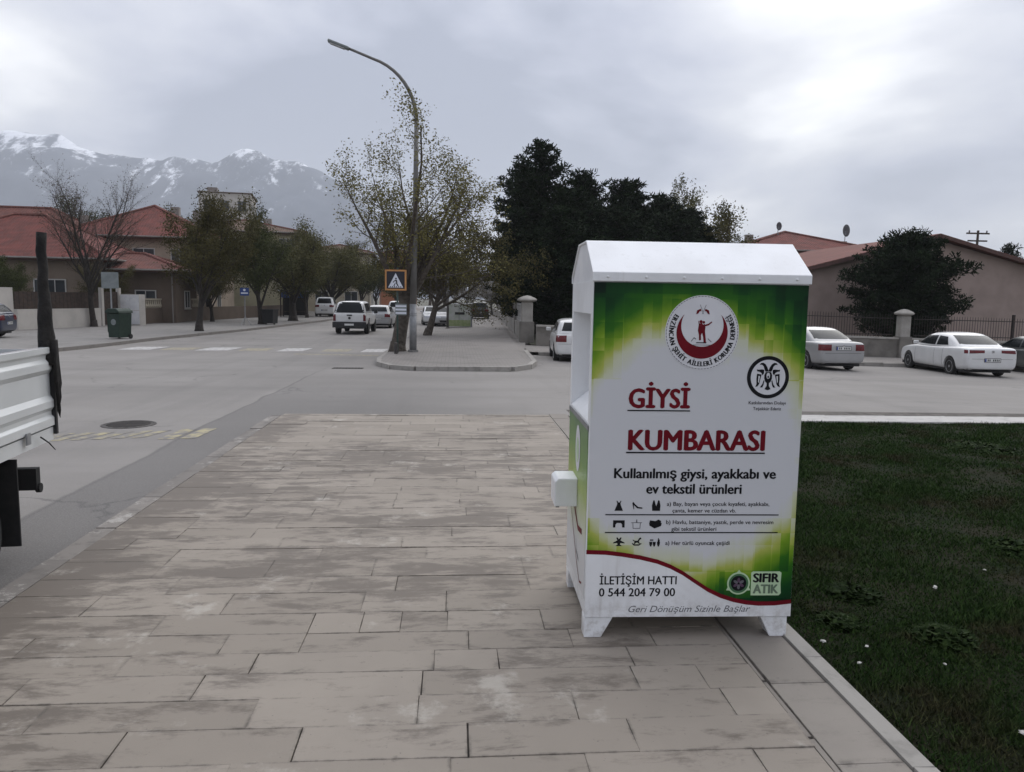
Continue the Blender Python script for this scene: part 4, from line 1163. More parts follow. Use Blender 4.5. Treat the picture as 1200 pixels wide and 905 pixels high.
yl = tree('street_tree', 'yellow-green yard tree right of the pines, left of the red roof', gp(17.6, 53, 0.1), 71, 3.7, 0.2, leaf='leaf_willow', per=9, size=0.10, spread=0.2,
     kids=(8, 8, 8, 0), start=(0.4, 0.2, 0.1, 0), ang=(36, 42, 45, 0), len=(1.55, 0.45, 0.42, 0), group='yard trees')

def conifer(name, label, loc, seed, H, R, base=0.08, pads=90, tuft=26, m='needle_dark', size=0.26, shape='pine', group='dark pines behind the wall'):
    r = np.random.default_rng(seed); rr = random.Random(seed)
    t = thing(name, label, 'tree', loc, rr.uniform(0, 6), group)
    wood = MB(); wood.tube([(0, 0, -.05), (0.03, 0.02, H * .35), (-0.02, 0.05, H * .7), (0, 0, H * .97)], [0.20 * H / 9, .16 * H / 9, .10 * H / 9, .02], 8)
    cs = []; sz = []
    for i in range(pads):
        u = (i + rr.random()) / pads
        z = H * (base + (1 - base) * u)
        if shape == 'pine': prof = (1 - u) ** 0.42 * (0.55 + 0.45 * min(1, u * 3.5)) + 0.06
        else: prof = math.sin(PI * min(1, 0.12 + 0.86 * u)) ** 0.6
        L = R * prof * rr.uniform(0.55, 1.12)
        a = i * 2.399 + rr.uniform(-.5, .5)
        tipp = Vector((L * math.cos(a), L * math.sin(a), z + L * rr.uniform(0.02, 0.35)))
        wood.tube([(0, 0, z - 0.1), tipp * 0.5 + Vector((0, 0, z * 0.5 - 0.08)), tipp], [0.045, 0.03, 0.01], 4, cap=False)
        n = max(2, int(L / 0.30))
        for k in range(n):
            w = (k + 0.7) / n
            c = Vector((0, 0, z - 0.1)).lerp(tipp, w)
            cs.append((c.x, c.y, c.z)); sz.append(0.20 + 0.22 * rr.random() + 0.10 * (1 - w))
    cs = np.array(cs); sz = np.array(sz)
    idx = np.repeat(np.arange(len(cs)), tuft); N = len(idx)
    off = r.normal(size=(N, 3)); off *= (sz[idx] / np.linalg.norm(off, axis=1) * r.random(N) ** 0.5)[:, None]; off[:, 2] *= 0.75
    c = cs[idx] + off
    d = off + r.normal(0, 0.16, (N, 3)) + np.array([0, 0, 0.10]); d /= np.linalg.norm(d, axis=1)[:, None]
    b = np.cross(d, r.normal(size=(N, 3))); b /= np.linalg.norm(b, axis=1)[:, None]
    L = size * r.uniform(0.6, 1.2, N)[:, None]; w = 0.16 * L
    tr = np.stack([c - b * w - d * L * .4, c + b * w - d * L * .4, c + d * L * .6 + b * w * .6, c + d * L * .6 - b * w * .6], 1)
    wood.build('trunk', 'bark_dark', t, smooth=True, fix=False)
    cloud('crown', m, tr, t)
    return t
p1 = conifer('pine_tree', 'tallest dark pine at the left end of the pine row, behind the pillar', gp(4.9, 44, 0.15), 101, 10.6, 3.0, pads=140)
p2 = conifer('pine_tree', 'broad dark pine just right of the tallest one', gp(7.6, 46.5, 0.15), 102, 9.4, 3.0, base=0.05, pads=150, shape='round')
p3 = conifer('pine_tree', 'bushy dark pine right above the roof ridge of the bin', gp(10.6, 48, 0.15), 103, 9.2, 2.9, base=0.05, pads=140, shape='round')
place_copy(p2, 'dark pine second from the yellow-green yard tree', gp(13.4, 50, 0.15), 1.2, 0.92)
place_copy(p1, 'dark pine next to the yellow-green yard tree', gp(16.2, 52, 0.15), 2.9, (0.9, 0.9, 0.76))
place_copy(p3, 'low dark pine filling the row front above the parked hatchback', gp(5.6, 40.5, 0.15), 0.5, (0.9, 0.9, 0.72))
place_copy(p3, 'low dark pine in the row front right of the hatchback', gp(9.0, 42, 0.15), 3.5, (0.95, 0.95, 0.74))
place_copy(p2, 'dark pine behind the bin, hidden mostly by its left edge', gp(12.4, 44.5, 0.15), 4.4, (1.0, 1.0, 0.74))
place_copy(p2, 'dark pine overhanging the street wall, left of the tallest one', gp(5.6, 51, 0.15), 2.2, (0.9, 0.9, 0.85))
place_copy(p1, 'dark pine leaning over the street wall, leftmost of the row', gp(4.3, 50, 0.15), 3.7, (1.0, 1.0, 0.97))
place_copy(p3, 'dark pine in the second row of the street wall', gp(6.3, 61, 0.15), 1.4, 0.95)
place_copy(p1, 'dark pine far down the street wall', gp(7.0, 74, 0.15), 0.9, 0.9)
place_copy(p2, 'farthest dark pine along the street wall', gp(7.2, 92, 0.15), 5.0, 1.0)
place_copy(p3, 'dark pine behind the row, right of its middle', gp(15.6, 60, 0.15), 5.6, 0.95)
place_copy(p2, 'dark pine filling the gap between the first two pines', gp(6.6, 43.0, 0.15), 0.3, (0.95, 0.95, 0.84))
place_copy(p3, 'dark pine third from the yellow-green yard tree', gp(12.2, 53, 0.15), 2.0, (1.1, 1.1, 1.0))
place_copy(p3, 'dark pine between the bin roof and the poplar', gp(14.8, 50.5, 0.15), 4.0, (1.0, 1.0, 0.84))
conifer('pine_tree', 'round dark pine in front of the pink gable building', (22.0, 36.2, gz(22, 36) + 0.15), 111, 5.75, 2.75, base=0.10, pads=190, tuft=44, shape='round', group='yard evergreens', size=0.19)
conifer('pine_tree', 'dark treetop behind the pink building, at the right picture edge', (46.5, 62, -0.7), 112, 7.4, 2.4, base=0.2, pads=80, shape='pine', group='yard evergreens')

# ================================================================ vehicles
def eval_mesh(o):
    dg = bpy.context.evaluated_depsgraph_get(); dg.update()
    return bpy.data.meshes.new_from_object(o.evaluated_get(dg))
def loft(sections, m, sub=2, name='loft'):
    """sections: list of rings (same count) of 3D points, closed with caps"""
    n = len(sections[0]); v = []; f = []
    for s in sections: v += s
    for i in range(len(sections) - 1):
        for k in range(n):
            j = (k + 1) % n; f.append((i * n + k, i * n + j, (i + 1) * n + j, (i + 1) * n + k))
    f.append(tuple(range(n - 1, -1, -1))); f.append(tuple((len(sections) - 1) * n + k for k in range(n)))
    o = MB().add(v, f).build(name, m)
    if sub:
        md = o.modifiers.new('s', 'SUBSURF'); md.levels = sub; md.render_levels = sub
        me = eval_mesh(o); old = o.data; o.modifiers.clear(); o.data = me; bpy.data.meshes.remove(old)
    return o
def body_ring(y, zb, zs, hw, crown=0.02, tuck=0.90):
    h = [(0, zb), (hw * 0.80, zb), (hw * 0.96, zb + 0.05), (hw, zb + 0.30 * (zs - zb)), (hw, zb + 0.62 * (zs - zb)), (hw * 0.975, zs - 0.05), (hw * tuck, zs), (hw * 0.5, zs + crown * 0.8), (0, zs + crown)]
    ring = [(x, y, z) for x, z in h] + [(-x, y, z) for x, z in h[-2:0:-1]]
    return ring
def cabin_ring(y, zb, hb, zt, ht):
    h = [(0, zb), (hb, zb), (hb * 0.99 + ht * 0.01, zb + 0.15 * (zt - zb)), (hb * 0.45 + ht * 0.55, zb + 0.6 * (zt - zb)), (ht, zt - 0.07 * min(1, (zt - zb) / 0.4)), (ht * 0.86, zt), (0, zt + 0.025)]
    return [(x, y, z) for x, z in h] + [(-x, y, z) for x, z in h[-2:0:-1]]
def cut_arches(o, cyls):
    cm = MB()
    for (y, z, r, x0, x1) in cyls: cm.lathe([(r, x0), (r, x1)], 28, 'X', (0, y, z))
    cu = cm.build('cutter', 'car_trim')
    md = o.modifiers.new('b', 'BOOLEAN'); md.operation = 'DIFFERENCE'; md.object = cu; md.solver = 'EXACT'
    me = eval_mesh(o); o.modifiers.clear(); old = o.data; o.data = me; bpy.data.meshes.remove(old)
    bpy.data.objects.remove(cu)
    return o
def bvh_of(objs):
    v = []; f = []
    for o in objs:
        k = len(v); v += [p.co.copy() for p in o.data.vertices]; f += [tuple(i + k for i in p.vertices) for p in o.data.polygons]
    return BVHTree.FromPolygons(v, f)
def patch(bvh, corners, d, m, parent, name, off=0.006, nx=8, ny=6, back=3.0):
    c = [Vector(p) for p in corners]; d = Vector(d).normalized()
    P = {}; v = []; f = []
    for j in range(ny + 1):
        for i in range(nx + 1):
            u, w = i / nx, j / ny
            p = (c[0] * (1 - u) + c[1] * u) * (1 - w) + (c[3] * (1 - u) + c[2] * u) * w
            hit, nrm, _, _ = bvh.ray_cast(p - d * back, d)
            if hit is None: continue
            if nrm.dot(d) > 0: nrm = -nrm
            P[(i, j)] = len(v); v.append(hit + nrm * off)
    for j in range(ny):
        for i in range(nx):
            q = [(i, j), (i + 1, j), (i + 1, j + 1), (i, j + 1)]
            if all(k in P for k in q): f.append(tuple(P[k] for k in q))
    if not f: return None
    return MB().add(v, f).build(name, m, parent, smooth=True)
def wheel(parent, x, y, r, w, s, rim='alloy'):
    wh = MB().lathe([(r * 0.62, -w / 2 + .01), (r * 0.9, -w / 2), (r, -w / 2 + .03), (r, w / 2 - .03), (r * 0.9, w / 2), (r * 0.62, w / 2 - .01)], 28, 'X').build('wheel', 'tyre', parent, smooth=False)
    smooth_angle(wh, 50)
    wh.location = (x, y, r)
    b = MB(); e = s * (w / 2 - 0.03)
    b.lathe([(r * 0.66, e - s * .03), (r * 0.66, e + s * 0.02), (r * 0.60, e + s * 0.025), (r * 0.57, e)], 28, 'X', cap=False)
    for k in range(5):
        a = 2 * PI * k / 5 + 0.3
        b.obox((e, math.cos(a) * r * .32, math.sin(a) * r * .32), 0.02, r * 0.62, r * 0.17, Matrix.Rotation(a, 3, 'X'))
    b.lathe([(r * 0.14, e - s * .02), (r * 0.14, e + s * .025)], 12, 'X')
    b.build('rim', rim, wh)
    MB().lathe([(r * 0.6, e - s * .035), (r * 0.6, e - s * .03)], 20, 'X').build('brake_disc', 'car_trim', wh)
    return wh
def car(name, label, loc, heading, paint, cat='car', kind='sedan', group=None, L=4.6, W=1.78, H=1.45, detail=True, rear_plate=0.62, tail='block', under=None):
    t = thing(name, label, cat, loc, heading, group)
    hw = W / 2; hL = L / 2
    zs = 0.66 * H if kind != 'suv' else 0.62 * H          # beltline
    zb = 0.20
    wr = 0.315 if kind != 'suv' else 0.34
    if kind == 'sedan':
        deck = zs + 0.055
        st = [(-hL, zb + .16, deck - .16, hw * .82), (-hL + .03, zb + .08, deck - .04, hw * .90), (-hL + .15, zb + .03, deck, hw * .955), (-hL + .65, zb, deck + 0.005, hw * .99), (-.5, zb, zs + .01, hw), (.5, zb, zs, hw), (hL - 1.25, zb, zs - .01, hw * .99), (hL - .55, zb, zs - .09, hw * .965), (hL - .15, zb + .02, zs - .18, hw * .90), (hL - .02, zb + .1, zs - .30, hw * .78)]
        cb = [(-hL + .50, zs - .05, hw * .80, zs + .03, hw * .70), (-hL + .60, zs - .06, hw * .92, zs + .08, hw * .76), (-hL + 1.42, zs - .06, hw * .90, H - .06, hw * .76), (-hL + 1.85, zs - .06, hw * .95, H, hw * .78), (-.05, zs - .06, hw * .95, H, hw * .78), (.42, zs - .06, hw * .95, H - .05, hw * .76), (1.12, zs - .06, hw * .90, zs + .02, hw * .78), (1.3, zs - .07, hw * .84, zs - .03, hw * .7)]
        rw = [(-hw * .62, H - .09), (hw * .62, H - .09), (hw * .75, zs + .13), (-hw * .75, zs + .13)]
        sw = [(-hL + 1.35, -.12, H - .12, H - .10), ]
        rwb = 1.05
    else:
        rr_ = .30 if kind == 'hatch' else .18
        st = [(-hL, zb + .18, zs - .10, hw * .84), (-hL + .03, zb + .08, zs - .02, hw * .91), (-hL + .15, zb + .03, zs + .02, hw * .955), (-hL + .6, zb, zs + .015, hw * .99), (-.3, zb, zs + .005, hw), (.5, zb, zs, hw), (hL - 1.0, zb, zs - .02, hw * .99), (hL - .45, zb, zs - .09, hw * .96), (hL - .13, zb + .02, zs - .18, hw * .90), (hL - .02, zb + .1, zs - .30, hw * .78)]
        cb = [(-hL + .05, zs - .05, hw * .84, zs + .02, hw * .70), (-hL + .10, zs - .06, hw * .88, zs + .10, hw * .70), (-hL + .10 + rr_, zs - .06, hw * .94, H - .08, hw * .76), (-hL + .35 + rr_, zs - .06, hw * .95, H, hw * .78), (-.2, zs - .06, hw * .95, H + .005, hw * .78), (.35, zs - .06, hw * .95, H - .05, hw * .76), (1.05, zs - .06, hw * .90, zs + .02, hw * .78), (1.22, zs - .07, hw * .84, zs - .03, hw * .7)]
        rw = [(-hw * .60, H - .12), (hw * .60, H - .12), (hw * .72, zs + .10), (-hw * .72, zs + .10)]
        rwb = .85
    body = loft([body_ring(*s) for s in st], paint, 2, 'body')
    cab = loft([cabin_ring(*s) for s in cb], paint, 2, 'cabin')
    yr, yf = -hL + rwb - .08, hL - .92
    cut_arches(body, [(yr, wr + .01, wr + .05, -hw - .2, -hw + .28), (yr, wr + .01, wr + .05, hw - .28, hw + .2), (yf, wr + .01, wr + .05, -hw - .2, -hw + .28), (yf, wr + .01, wr + .05, hw - .28, hw + .2)])
    for o in (body, cab): o.parent = t; smooth_angle(o, 45)
    B = bvh_of([body]); K = bvh_of([body, cab])
    MB().box(-hw + .12, hw - .12, -hL + .25, hL - .3, zb - .03, zb + .12).build('underbody', 'car_trim', t)
    for sx in (-1, 1):
        for yy in (yr, yf): wheel(t, sx * (hw - .11), yy, wr, .20, sx)
    # glass
    patch(K, [(x, -5, z) for x, z in rw], (0, 1, 0), 'car_glass', t, 'rear_window', 0.007, 10, 6, 2)
    patch(K, [(-hw * .62, 5, H - .10), (hw * .62, 5, H - .10), (hw * .74, 5, zs + .07), (-hw * .74, 5, zs + .07)], (0, -1, 0), 'car_glass', t, 'windscreen', 0.007, 10, 6, 2)
    top = H - .12; bot = zs + .045
    if kind == 'sedan': side_w = [[(-hL + 1.28, bot + .03), (-hL + 1.50, top - .03), (-.42, top), (-.42, bot)], [(-.34, bot), (-.34, top), (.34, top - .03), (.92, bot)]]
    else: side_w = [[(-hL + .45, bot + .08), (-hL + .62, top - .05), (-hL + .98, top), (-hL + .98, bot)], [(-hL + 1.06, bot), (-hL + 1.06, top), (-.22, top), (-.22, bot)], [(-.14, bot), (-.14, top), (.34, top - .04), (.88, bot)]]
    for sx in (-1, 1):
        for q in side_w:
            patch(K, [(sx * 3, a, z) for a, z in q], (-sx, 0, 0), 'car_glass', t, 'side_window', 0.006, 8, 5, 1)
        # door seams, handle, sill
        for yy in ((-hL + 1.45, -.38, .95) if kind == 'sedan' else (-.18, .92)):
            patch(B, [(sx * 3, yy, zb + .06), (sx * 3, yy + .012, zb + .06), (sx * 3, yy + .012, zs - .03), (sx * 3, yy, zs - .03)], (-sx, 0, 0), 'car_trim', t, 'door_seam', 0.003, 1, 8, 1)
        for yy in (-.60, .38):
            h = patch(B, [(sx * 3, yy, zs - .16), (sx * 3, yy + .17, zs - .16), (sx * 3, yy + .17, zs - .13), (sx * 3, yy, zs - .13)], (-sx, 0, 0), paint, t, 'door_handle', 0.018, 3, 2, 1)
        m = MB().obox((sx * (hw + .06), .78, zs + .07), .18, .10, .13).build('mirror', paint if sx else paint, t); bevel(m, .03, 3)
        # tail lamps wrap the corner
        if tail == 'wide': z0, z1, x0 = zs - .15, zs - .03, .50
        elif tail == 'tall': z0, z1, x0 = zs - .26, zs + .02, .74
        else: z0, z1, x0 = zs - .24, zs - .03, .70
        patch(B, [(sx * hw * x0, -hL - .5, z0 + (.03 if tail == 'wide' else 0)), (sx * hw * 1.0, -hL + .02, z0), (sx * hw * 1.0, -hL + .02, z1), (sx * hw * x0, -hL - .5, z1)], (-sx * .35, 1, 0), 'tail_red', t, 'tail_lamp', 0.008, 8, 4, 1)
        patch(B, [(sx * hw * .52, hL + .5, zs - .36), (sx * hw * .96, hL, zs - .36), (sx * hw * .96, hL, zs - .22), (sx * hw * .52, hL + .5, zs - .24)], (-sx * .35, -1, 0), 'lamp_clear', t, 'headlamp', 0.008, 8, 4, 1)
    # bumper strip, plate, badge, lid seams
    zp = rear_plate
    pl = patch(B, [(-.26, -5, zp - .055), (.26, -5, zp - .055), (.26, -5, zp + .055), (-.26, -5, zp + .055)], (0, 1, 0), 'plate_white', t, 'number_plate', 0.014, 4, 2, 3)
    if pl:
        patch(B, [(-.28, -5, zp - .07), (.28, -5, zp - .07), (.28, -5, zp + .07), (-.28, -5, zp + .07)], (0, 1, 0), 'car_trim', t, 'plate_holder', 0.008, 4, 2, 3)
        patch(B, [(-.255, -5, zp - .05), (-.21, -5, zp - .05), (-.21, -5, zp + .05), (-.255, -5, zp + .05)], (0, 1, 0), 'plate_blue', pl, 'plate_band', 0.017, 2, 2, 3)
        for k in range(7):
            if k in (2,): continue
            x = -.17 + k * .06
            patch(B, [(x, -5, zp - .033), (x + .032, -5, zp - .033), (x + .032, -5, zp + .033), (x, -5, zp + .033)], (0, 1, 0), 'black_ink', pl, 'plate_mark', 0.017, 1, 1, 3)
    patch(B, [(-hw * .80, -5, zb + .02), (hw * .80, -5, zb + .02), (hw * .84, -5, zb + .10), (-hw * .84, -5, zb + .10)], (0, 1, 0), 'car_trim', t, 'bumper_trim', 0.010, 10, 2, 3)
    patch(B, [(-hw * .86, -5, zs - .33), (hw * .86, -5, zs - .33), (hw * .86, -5, zs - .322), (-hw * .86, -5, zs - .322)], (0, 1, 0), 'car_trim', t, 'bumper_seam', 0.004, 10, 1, 3)
    patch(B, [(-hw * .35, 5, zb + .12), (hw * .35, 5, zb + .12), (hw * .42, 5, zb + .26), (-hw * .42, 5, zb + .26)], (0, -1, 0), 'car_trim', t, 'grille', 0.008, 8, 2, 3)
    bd = MB().lathe([(.045, 0), (.045, .012), (.035, .016)], 20, 'Y').build('badge', 'chrome', t)
    hit = B.ray_cast(Vector((0, -5, zs - .08)), Vector((0, 1, 0)))[0]
    bd.location = (0, (hit.y if hit else -hL) - .014, zs - .08)
    return t
def rp_(x, y): return (x, y, gz(x, y))
car('parked_sedan', 'white sedan with wide dark red tail lamps parked before the pink building', rp_(18.25, 26.75), rad(-5), 'paint_white', kind='sedan', L=4.75, W=1.83, H=1.46, rear_plate=.60, tail='wide', group='cars parked along the wall')
car('parked_sedan', 'silver older sedan with square red tail lamps, beside the bin right edge', rp_(13.15, 27.3), rad(2), 'paint_silver', kind='sedan', L=4.38, W=1.735, H=1.45, rear_plate=.80, tail='block', group='cars parked along the wall')
car('parked_sedan', 'dark grey car cut off by the right picture edge', rp_(22.4, 29.6 - 1.6), rad(-5), 'paint_grey', kind='sedan', L=4.5, W=1.78, H=1.40, rear_plate=.62, group='cars parked along the wall')
car('parked_hatchback', 'white hatchback half hidden behind the donation bin', rp_(4.35, 27.3), rad(-4), 'paint_white', kind='hatch', L=4.0, W=1.68, H=1.46, tail='tall', rear_plate=.70)
car('silver_car', 'silver car driving ahead of the white pickup', rp_(-4.9, 53.5), rad(-2), 'paint_silver', kind='hatch', L=4.2, W=1.72, H=1.52, tail='tall')
car('parked_car', 'white car facing the camera behind the leaning tree trunk', rp_(-1.55, 60), rad(184), 'paint_white', kind='sedan', L=4.4, W=1.74, H=1.44, group='cars parked down the street')
car('parked_car', 'silver car beside the recycling container, facing the camera', rp_(-0.55, 57.6), rad(178), 'paint_silver', kind='hatch', L=4.1, W=1.74, H=1.48, group='cars parked down the street')
car('parked_car', 'small white car farther away, right of the silver driving car', rp_(-5.2, 74), rad(0), 'paint_white', kind='suv', L=4.4, W=1.8, H=1.7, group='cars parked down the street')
car('dark_van', 'dark van standing on the pavement at the end of the street wall', gp(2.6, 75), rad(-3), 'paint_black', cat='van', kind='suv', L=4.4, W=1.8, H=1.62, tail='tall')
car('parked_car', 'dark blue car cut off by the left picture edge, before the house', gp(-20.75, 34.0), rad(96), 'paint_blue', kind='hatch', L=4.0, W=1.7, H=1.5)
car('white_van', 'white van parked beyond the kiosk on the left pavement', gp(-12.2, 76), rad(3), 'paint_white', cat='van', kind='suv', L=4.6, W=1.85, H=1.85)

def pickup():
    x, y = -5.6, 45.3
    t = thing('pickup_truck', 'white pickup with dark rear glass and black bumper driving away', 'pickup', rp_(x, y), rad(-1))
    L, W = 5.3, 1.85; hw = W / 2; hL = L / 2
    st = [(-hL, .60, 1.12, hw * .93), (-hL + .03, .56, 1.15, hw * .96), (-hL + .2, .5, 1.16, hw * .985), (-.4, .45, 1.15, hw), (.6, .42, 1.12, hw), (1.5, .42, 1.08, hw * .99), (hL - .3, .45, 1.02, hw * .95), (hL - .05, .5, .9, hw * .86)]
    body = loft([body_ring(*s, 0.01, 0.96) for s in st], 'paint_white', 2, 'body')
    cut_arches(body, [(yy, .40, .46, a, b) for yy in (-1.45, 1.62) for a, b in ((-hw - .2, -hw + .3), (hw - .3, hw + .2))])
    cap = loft([cabin_ring(*s) for s in [(-hL + .04, 1.10, hw * .90, 1.16, hw * .84), (-hL + .08, 1.10, hw * .92, 1.30, hw * .84), (-hL + .28, 1.10, hw * .93, 1.78, hw * .74), (-hL + .5, 1.10, hw * .94, 1.81, hw * .76), (-.2, 1.10, hw * .94, 1.83, hw * .76), (.3, 1.08, hw * .94, 1.80, hw * .75), (1.1, 1.05, hw * .90, 1.12, hw * .78)]], 'paint_white', 2, 'canopy')
    for o in (body, cap): o.parent = t; smooth_angle(o, 45)
    K = bvh_of([body, cap]); B = bvh_of([body])
    for s in (-1, 1):
        for yy in (-1.45, 1.62): wheel(t, s * (hw - .14), yy, .39, .25, s, 'car_trim')
        for q in ([(-hL + .5, 1.26), (-hL + .6, 1.68), (-.5, 1.70), (-.5, 1.26)], [(-.4, 1.26), (-.4, 1.70), (.2, 1.68), (.75, 1.26)]):
            patch(K, [(s * 3, a, z) for a, z in q], (-s, 0, 0), 'car_glass', t, 'side_window', .007, 8, 4, 1)
        patch(B, [(s * hw * .80, -5, .74), (s * hw * .99, -5, .74), (s * hw * .99, -5, 1.10), (s * hw * .80, -5, 1.10)], (0, 1, 0), 'tail_red', t, 'tail_lamp', .012, 4, 5, 3)
        MB().obox((s * (hw + .1), .85, 1.2), .2, .1, .2).build('mirror', 'car_trim', t)
    patch(K, [(-hw * .72, -5, 1.76), (hw * .72, -5, 1.76), (hw * .87, -5, 1.19), (-hw * .87, -5, 1.19)], (0, 1, 0), 'car_glass', t, 'rear_window', .012, 10, 6, 2)
    b = MB().cbox(-hw + .02, hw - .02, -hL - .14, -hL + .10, .38, .70, .03).build('bumper', 'car_trim', t)
    MB().box(-.25, .25, -hL - .148, -hL - .142, .50, .60).build('number_plate', 'plate_white', b)
    MB().lathe([(.07, 0), (.07, .02)], 16, 'Y', (0, -hL - .03, .90)).build('badge', 'car_trim', t)
    MB().box(-.14, .14, -hL - .035, -hL - .005, 1.02, 1.09).build('tailgate_handle', 'car_trim', t)
    MB().box(-hw + .2, hw - .2, -hL + .15, hL - .4, .32, .50).build('underbody', 'car_trim', t)
pickup()

def flatbed():
    W = 1.70; hw = W / 2
    t = thing('flatbed_truck', 'small white truck with ribbed bed side cut off by the left picture edge', 'truck', (-3.835, 5.92, gz(-4, 5)), rad(186))
    z0, z1 = 0.86, 1.46       # bed panel, local z (road is 0)
    # ribbed drop side: profile in (x,z), extruded along the length
    def prof(s):
        pts = [(0.0, z0), (0.030, z0 + .01), (0.030, z0 + .07), (0.012, z0 + .09), (0.012, z0 + .12), (0.032, z0 + .15), (0.032, z0 + .20), (0.010, z0 + .24),
               (0.010, z0 + .40), (0.030, z0 + .435), (0.030, z0 + .485), (0.012, z0 + .51), (0.012, z0 + .54), (0.036, z0 + .555), (0.036, z1), (-0.02, z1), (-0.02, z0)]
        return [(s * (hw - 0.036 + a), b) for a, b in pts]
    for s in (-1, 1):
        o = MB().prism(prof(s), 0.035, 2.35).build('side_panel', 'truck_white', t); bevel(o, .004, 2)
        for yy in (0.0, 2.352):
            MB().box(min(s * (hw - .05), s * (hw + .004)), max(s * (hw - .05), s * (hw + .004)), yy, yy + .033, z0 - .06, z1 + .012).build('corner_post', 'car_trim' if s < 0 and yy == 0 else 'truck_white', t)
        for yy in (.5, 1.2, 1.9):
            MB().box(min(s * hw, s * (hw + .012)), max(s * hw, s * (hw + .012)), yy, yy + .06, z0 - .05, z0 + .03).build('hinge', 'galvanised', t)
    MB().box(-hw + .055, hw - .055, 0.002, 0.034, z0, z1 - .02).build('tailgate', 'truck_white', t)
    MB().box(-hw + .055, hw - .055, 2.32, 2.35, z0, z1 + .3).build('head_board', 'truck_white', t)
    MB().box(-hw + .02, hw - .02, 0.035, 2.35, z0 - .10, z0 - .004).build('bed_floor', 'truck_white', t)
    v = []; f = []
    r = random.Random(4); nx, ny = 10, 14
    for j in range(ny + 1):
        for i in range(nx + 1): v.append((-hw + .06 + (W - .12) * i / nx, .06 + 2.2 * j / ny, z1 - .05 + r.uniform(-.03, .035)))
    for j in range(ny):
        for i in range(nx): f.append((j * 11 + i, j * 11 + i + 1, j * 11 + i + 12, j * 11 + i + 11))
    MB().add(v, f).build('tarpaulin', 'tarp_blue', t, fix=False)
    for s in (-1, 1): MB().box(s * .38 - .04, s * .38 + .04, .05, 4.2, z0 - .26, z0 - .10).build('chassis_rail', 'car_trim', t)
    for s in (-1, 1):
        for yy in (1.14, 3.35): wheel(t, s * .70, yy, .31, .20, s, 'galvanised')
        MB().box(s * .70 - .14, s * .70 + .14, .68, .695, .14, z0 - .12).build('mud_flap', 'rubber', t)
    bu = MB().box(-.78, .78, 0.18, .25, .42, .58).build('rear_bumper', 'rubber', t)
    for s in (-1, 1): MB().box(s * .40 - .03, s * .40 + .03, .2501, .32, .46, .62).build('bracket', 'rubber', bu)
    for s in (-1, 1): MB().lathe([(.035, 0), (.035, .03)], 10, 'X', (s * .78 - .015, .21, .43)).build('bolt_head', 'rubber', bu)
    # wrapped stake at the rear corner with hanging rags
    r = random.Random(9)
    pts = []; rd = []
    for i in range(15):
        k = i / 14; pts.append((-hw + .035 + .004 * math.sin(i * 1.7), .035 + .004 * math.cos(i * 2.1), z1 - .14 + (0.98) * k)); rd.append((.066 - .032 * min(1, k * 1.5)) * r.uniform(.96, 1.05))
    stk = MB().tube(pts, rd, 10).build('wrapped_stake', 'rag', t, smooth=True)
    for q in range(3):
        pts = [(-hw - .012 - .006 * q, .02 + .02 * q, z1 + .05), (-hw - .02, .01 + .02 * q, z1 - .12), (-hw - .028 - .01 * r.random(), .0 + .02 * q, z1 - .28 - .1 * q), (-hw - .02, -.02 + .01 * q, z1 - .36 - .09 * q)]
        MB().tube(pts, [.024, .018, .014, .003], 5).build('rag_tail', 'rag', stk, smooth=True)
    MB().tube([(-hw - .01, .34, z0 - .03), (-hw - .03, .25, z0 - .09), (-hw - .05, .20, z0 - .15)], [.006, .005, .003], 5).build('strap', 'rubber', t)
    # cab in front of the bed (mostly outside the picture)
    cab = loft([cabin_ring(*s) for s in [(2.42, .5, hw * .95, 1.55, hw * .9), (2.5, .45, hw * .97, 1.85, hw * .86), (3.3, .45, hw * .97, 1.88, hw * .86), (3.75, .45, hw * .96, 1.6, hw * .88), (4.15, .45, hw * .94, 1.05, hw * .90), (4.25, .5, hw * .88, .95, hw * .84)]], 'truck_white', 2, 'cab')
    cut_arches(cab, [(3.35, .32, .38, a, b) for a, b in ((-hw - .2, -hw + .34), (hw - .34, hw + .2))])
    cab.parent = t; smooth_angle(cab, 45)
    K = bvh_of([cab])
    for s in (-1, 1): patch(K, [(s * 3, 2.7, 1.15), (s * 3, 2.72, 1.68), (s * 3, 3.4, 1.66), (s * 3, 3.75, 1.15)], (-s, 0, 0), 'car_glass', t, 'side_window', .007, 6, 5, 1)
    patch(K, [(-.62, 9, 1.65), (.62, 9, 1.65), (.70, 9, 1.15), (-.70, 9, 1.15)], (0, -1, 0), 'car_glass', t, 'windscreen', .008, 8, 5, 3)
flatbed()

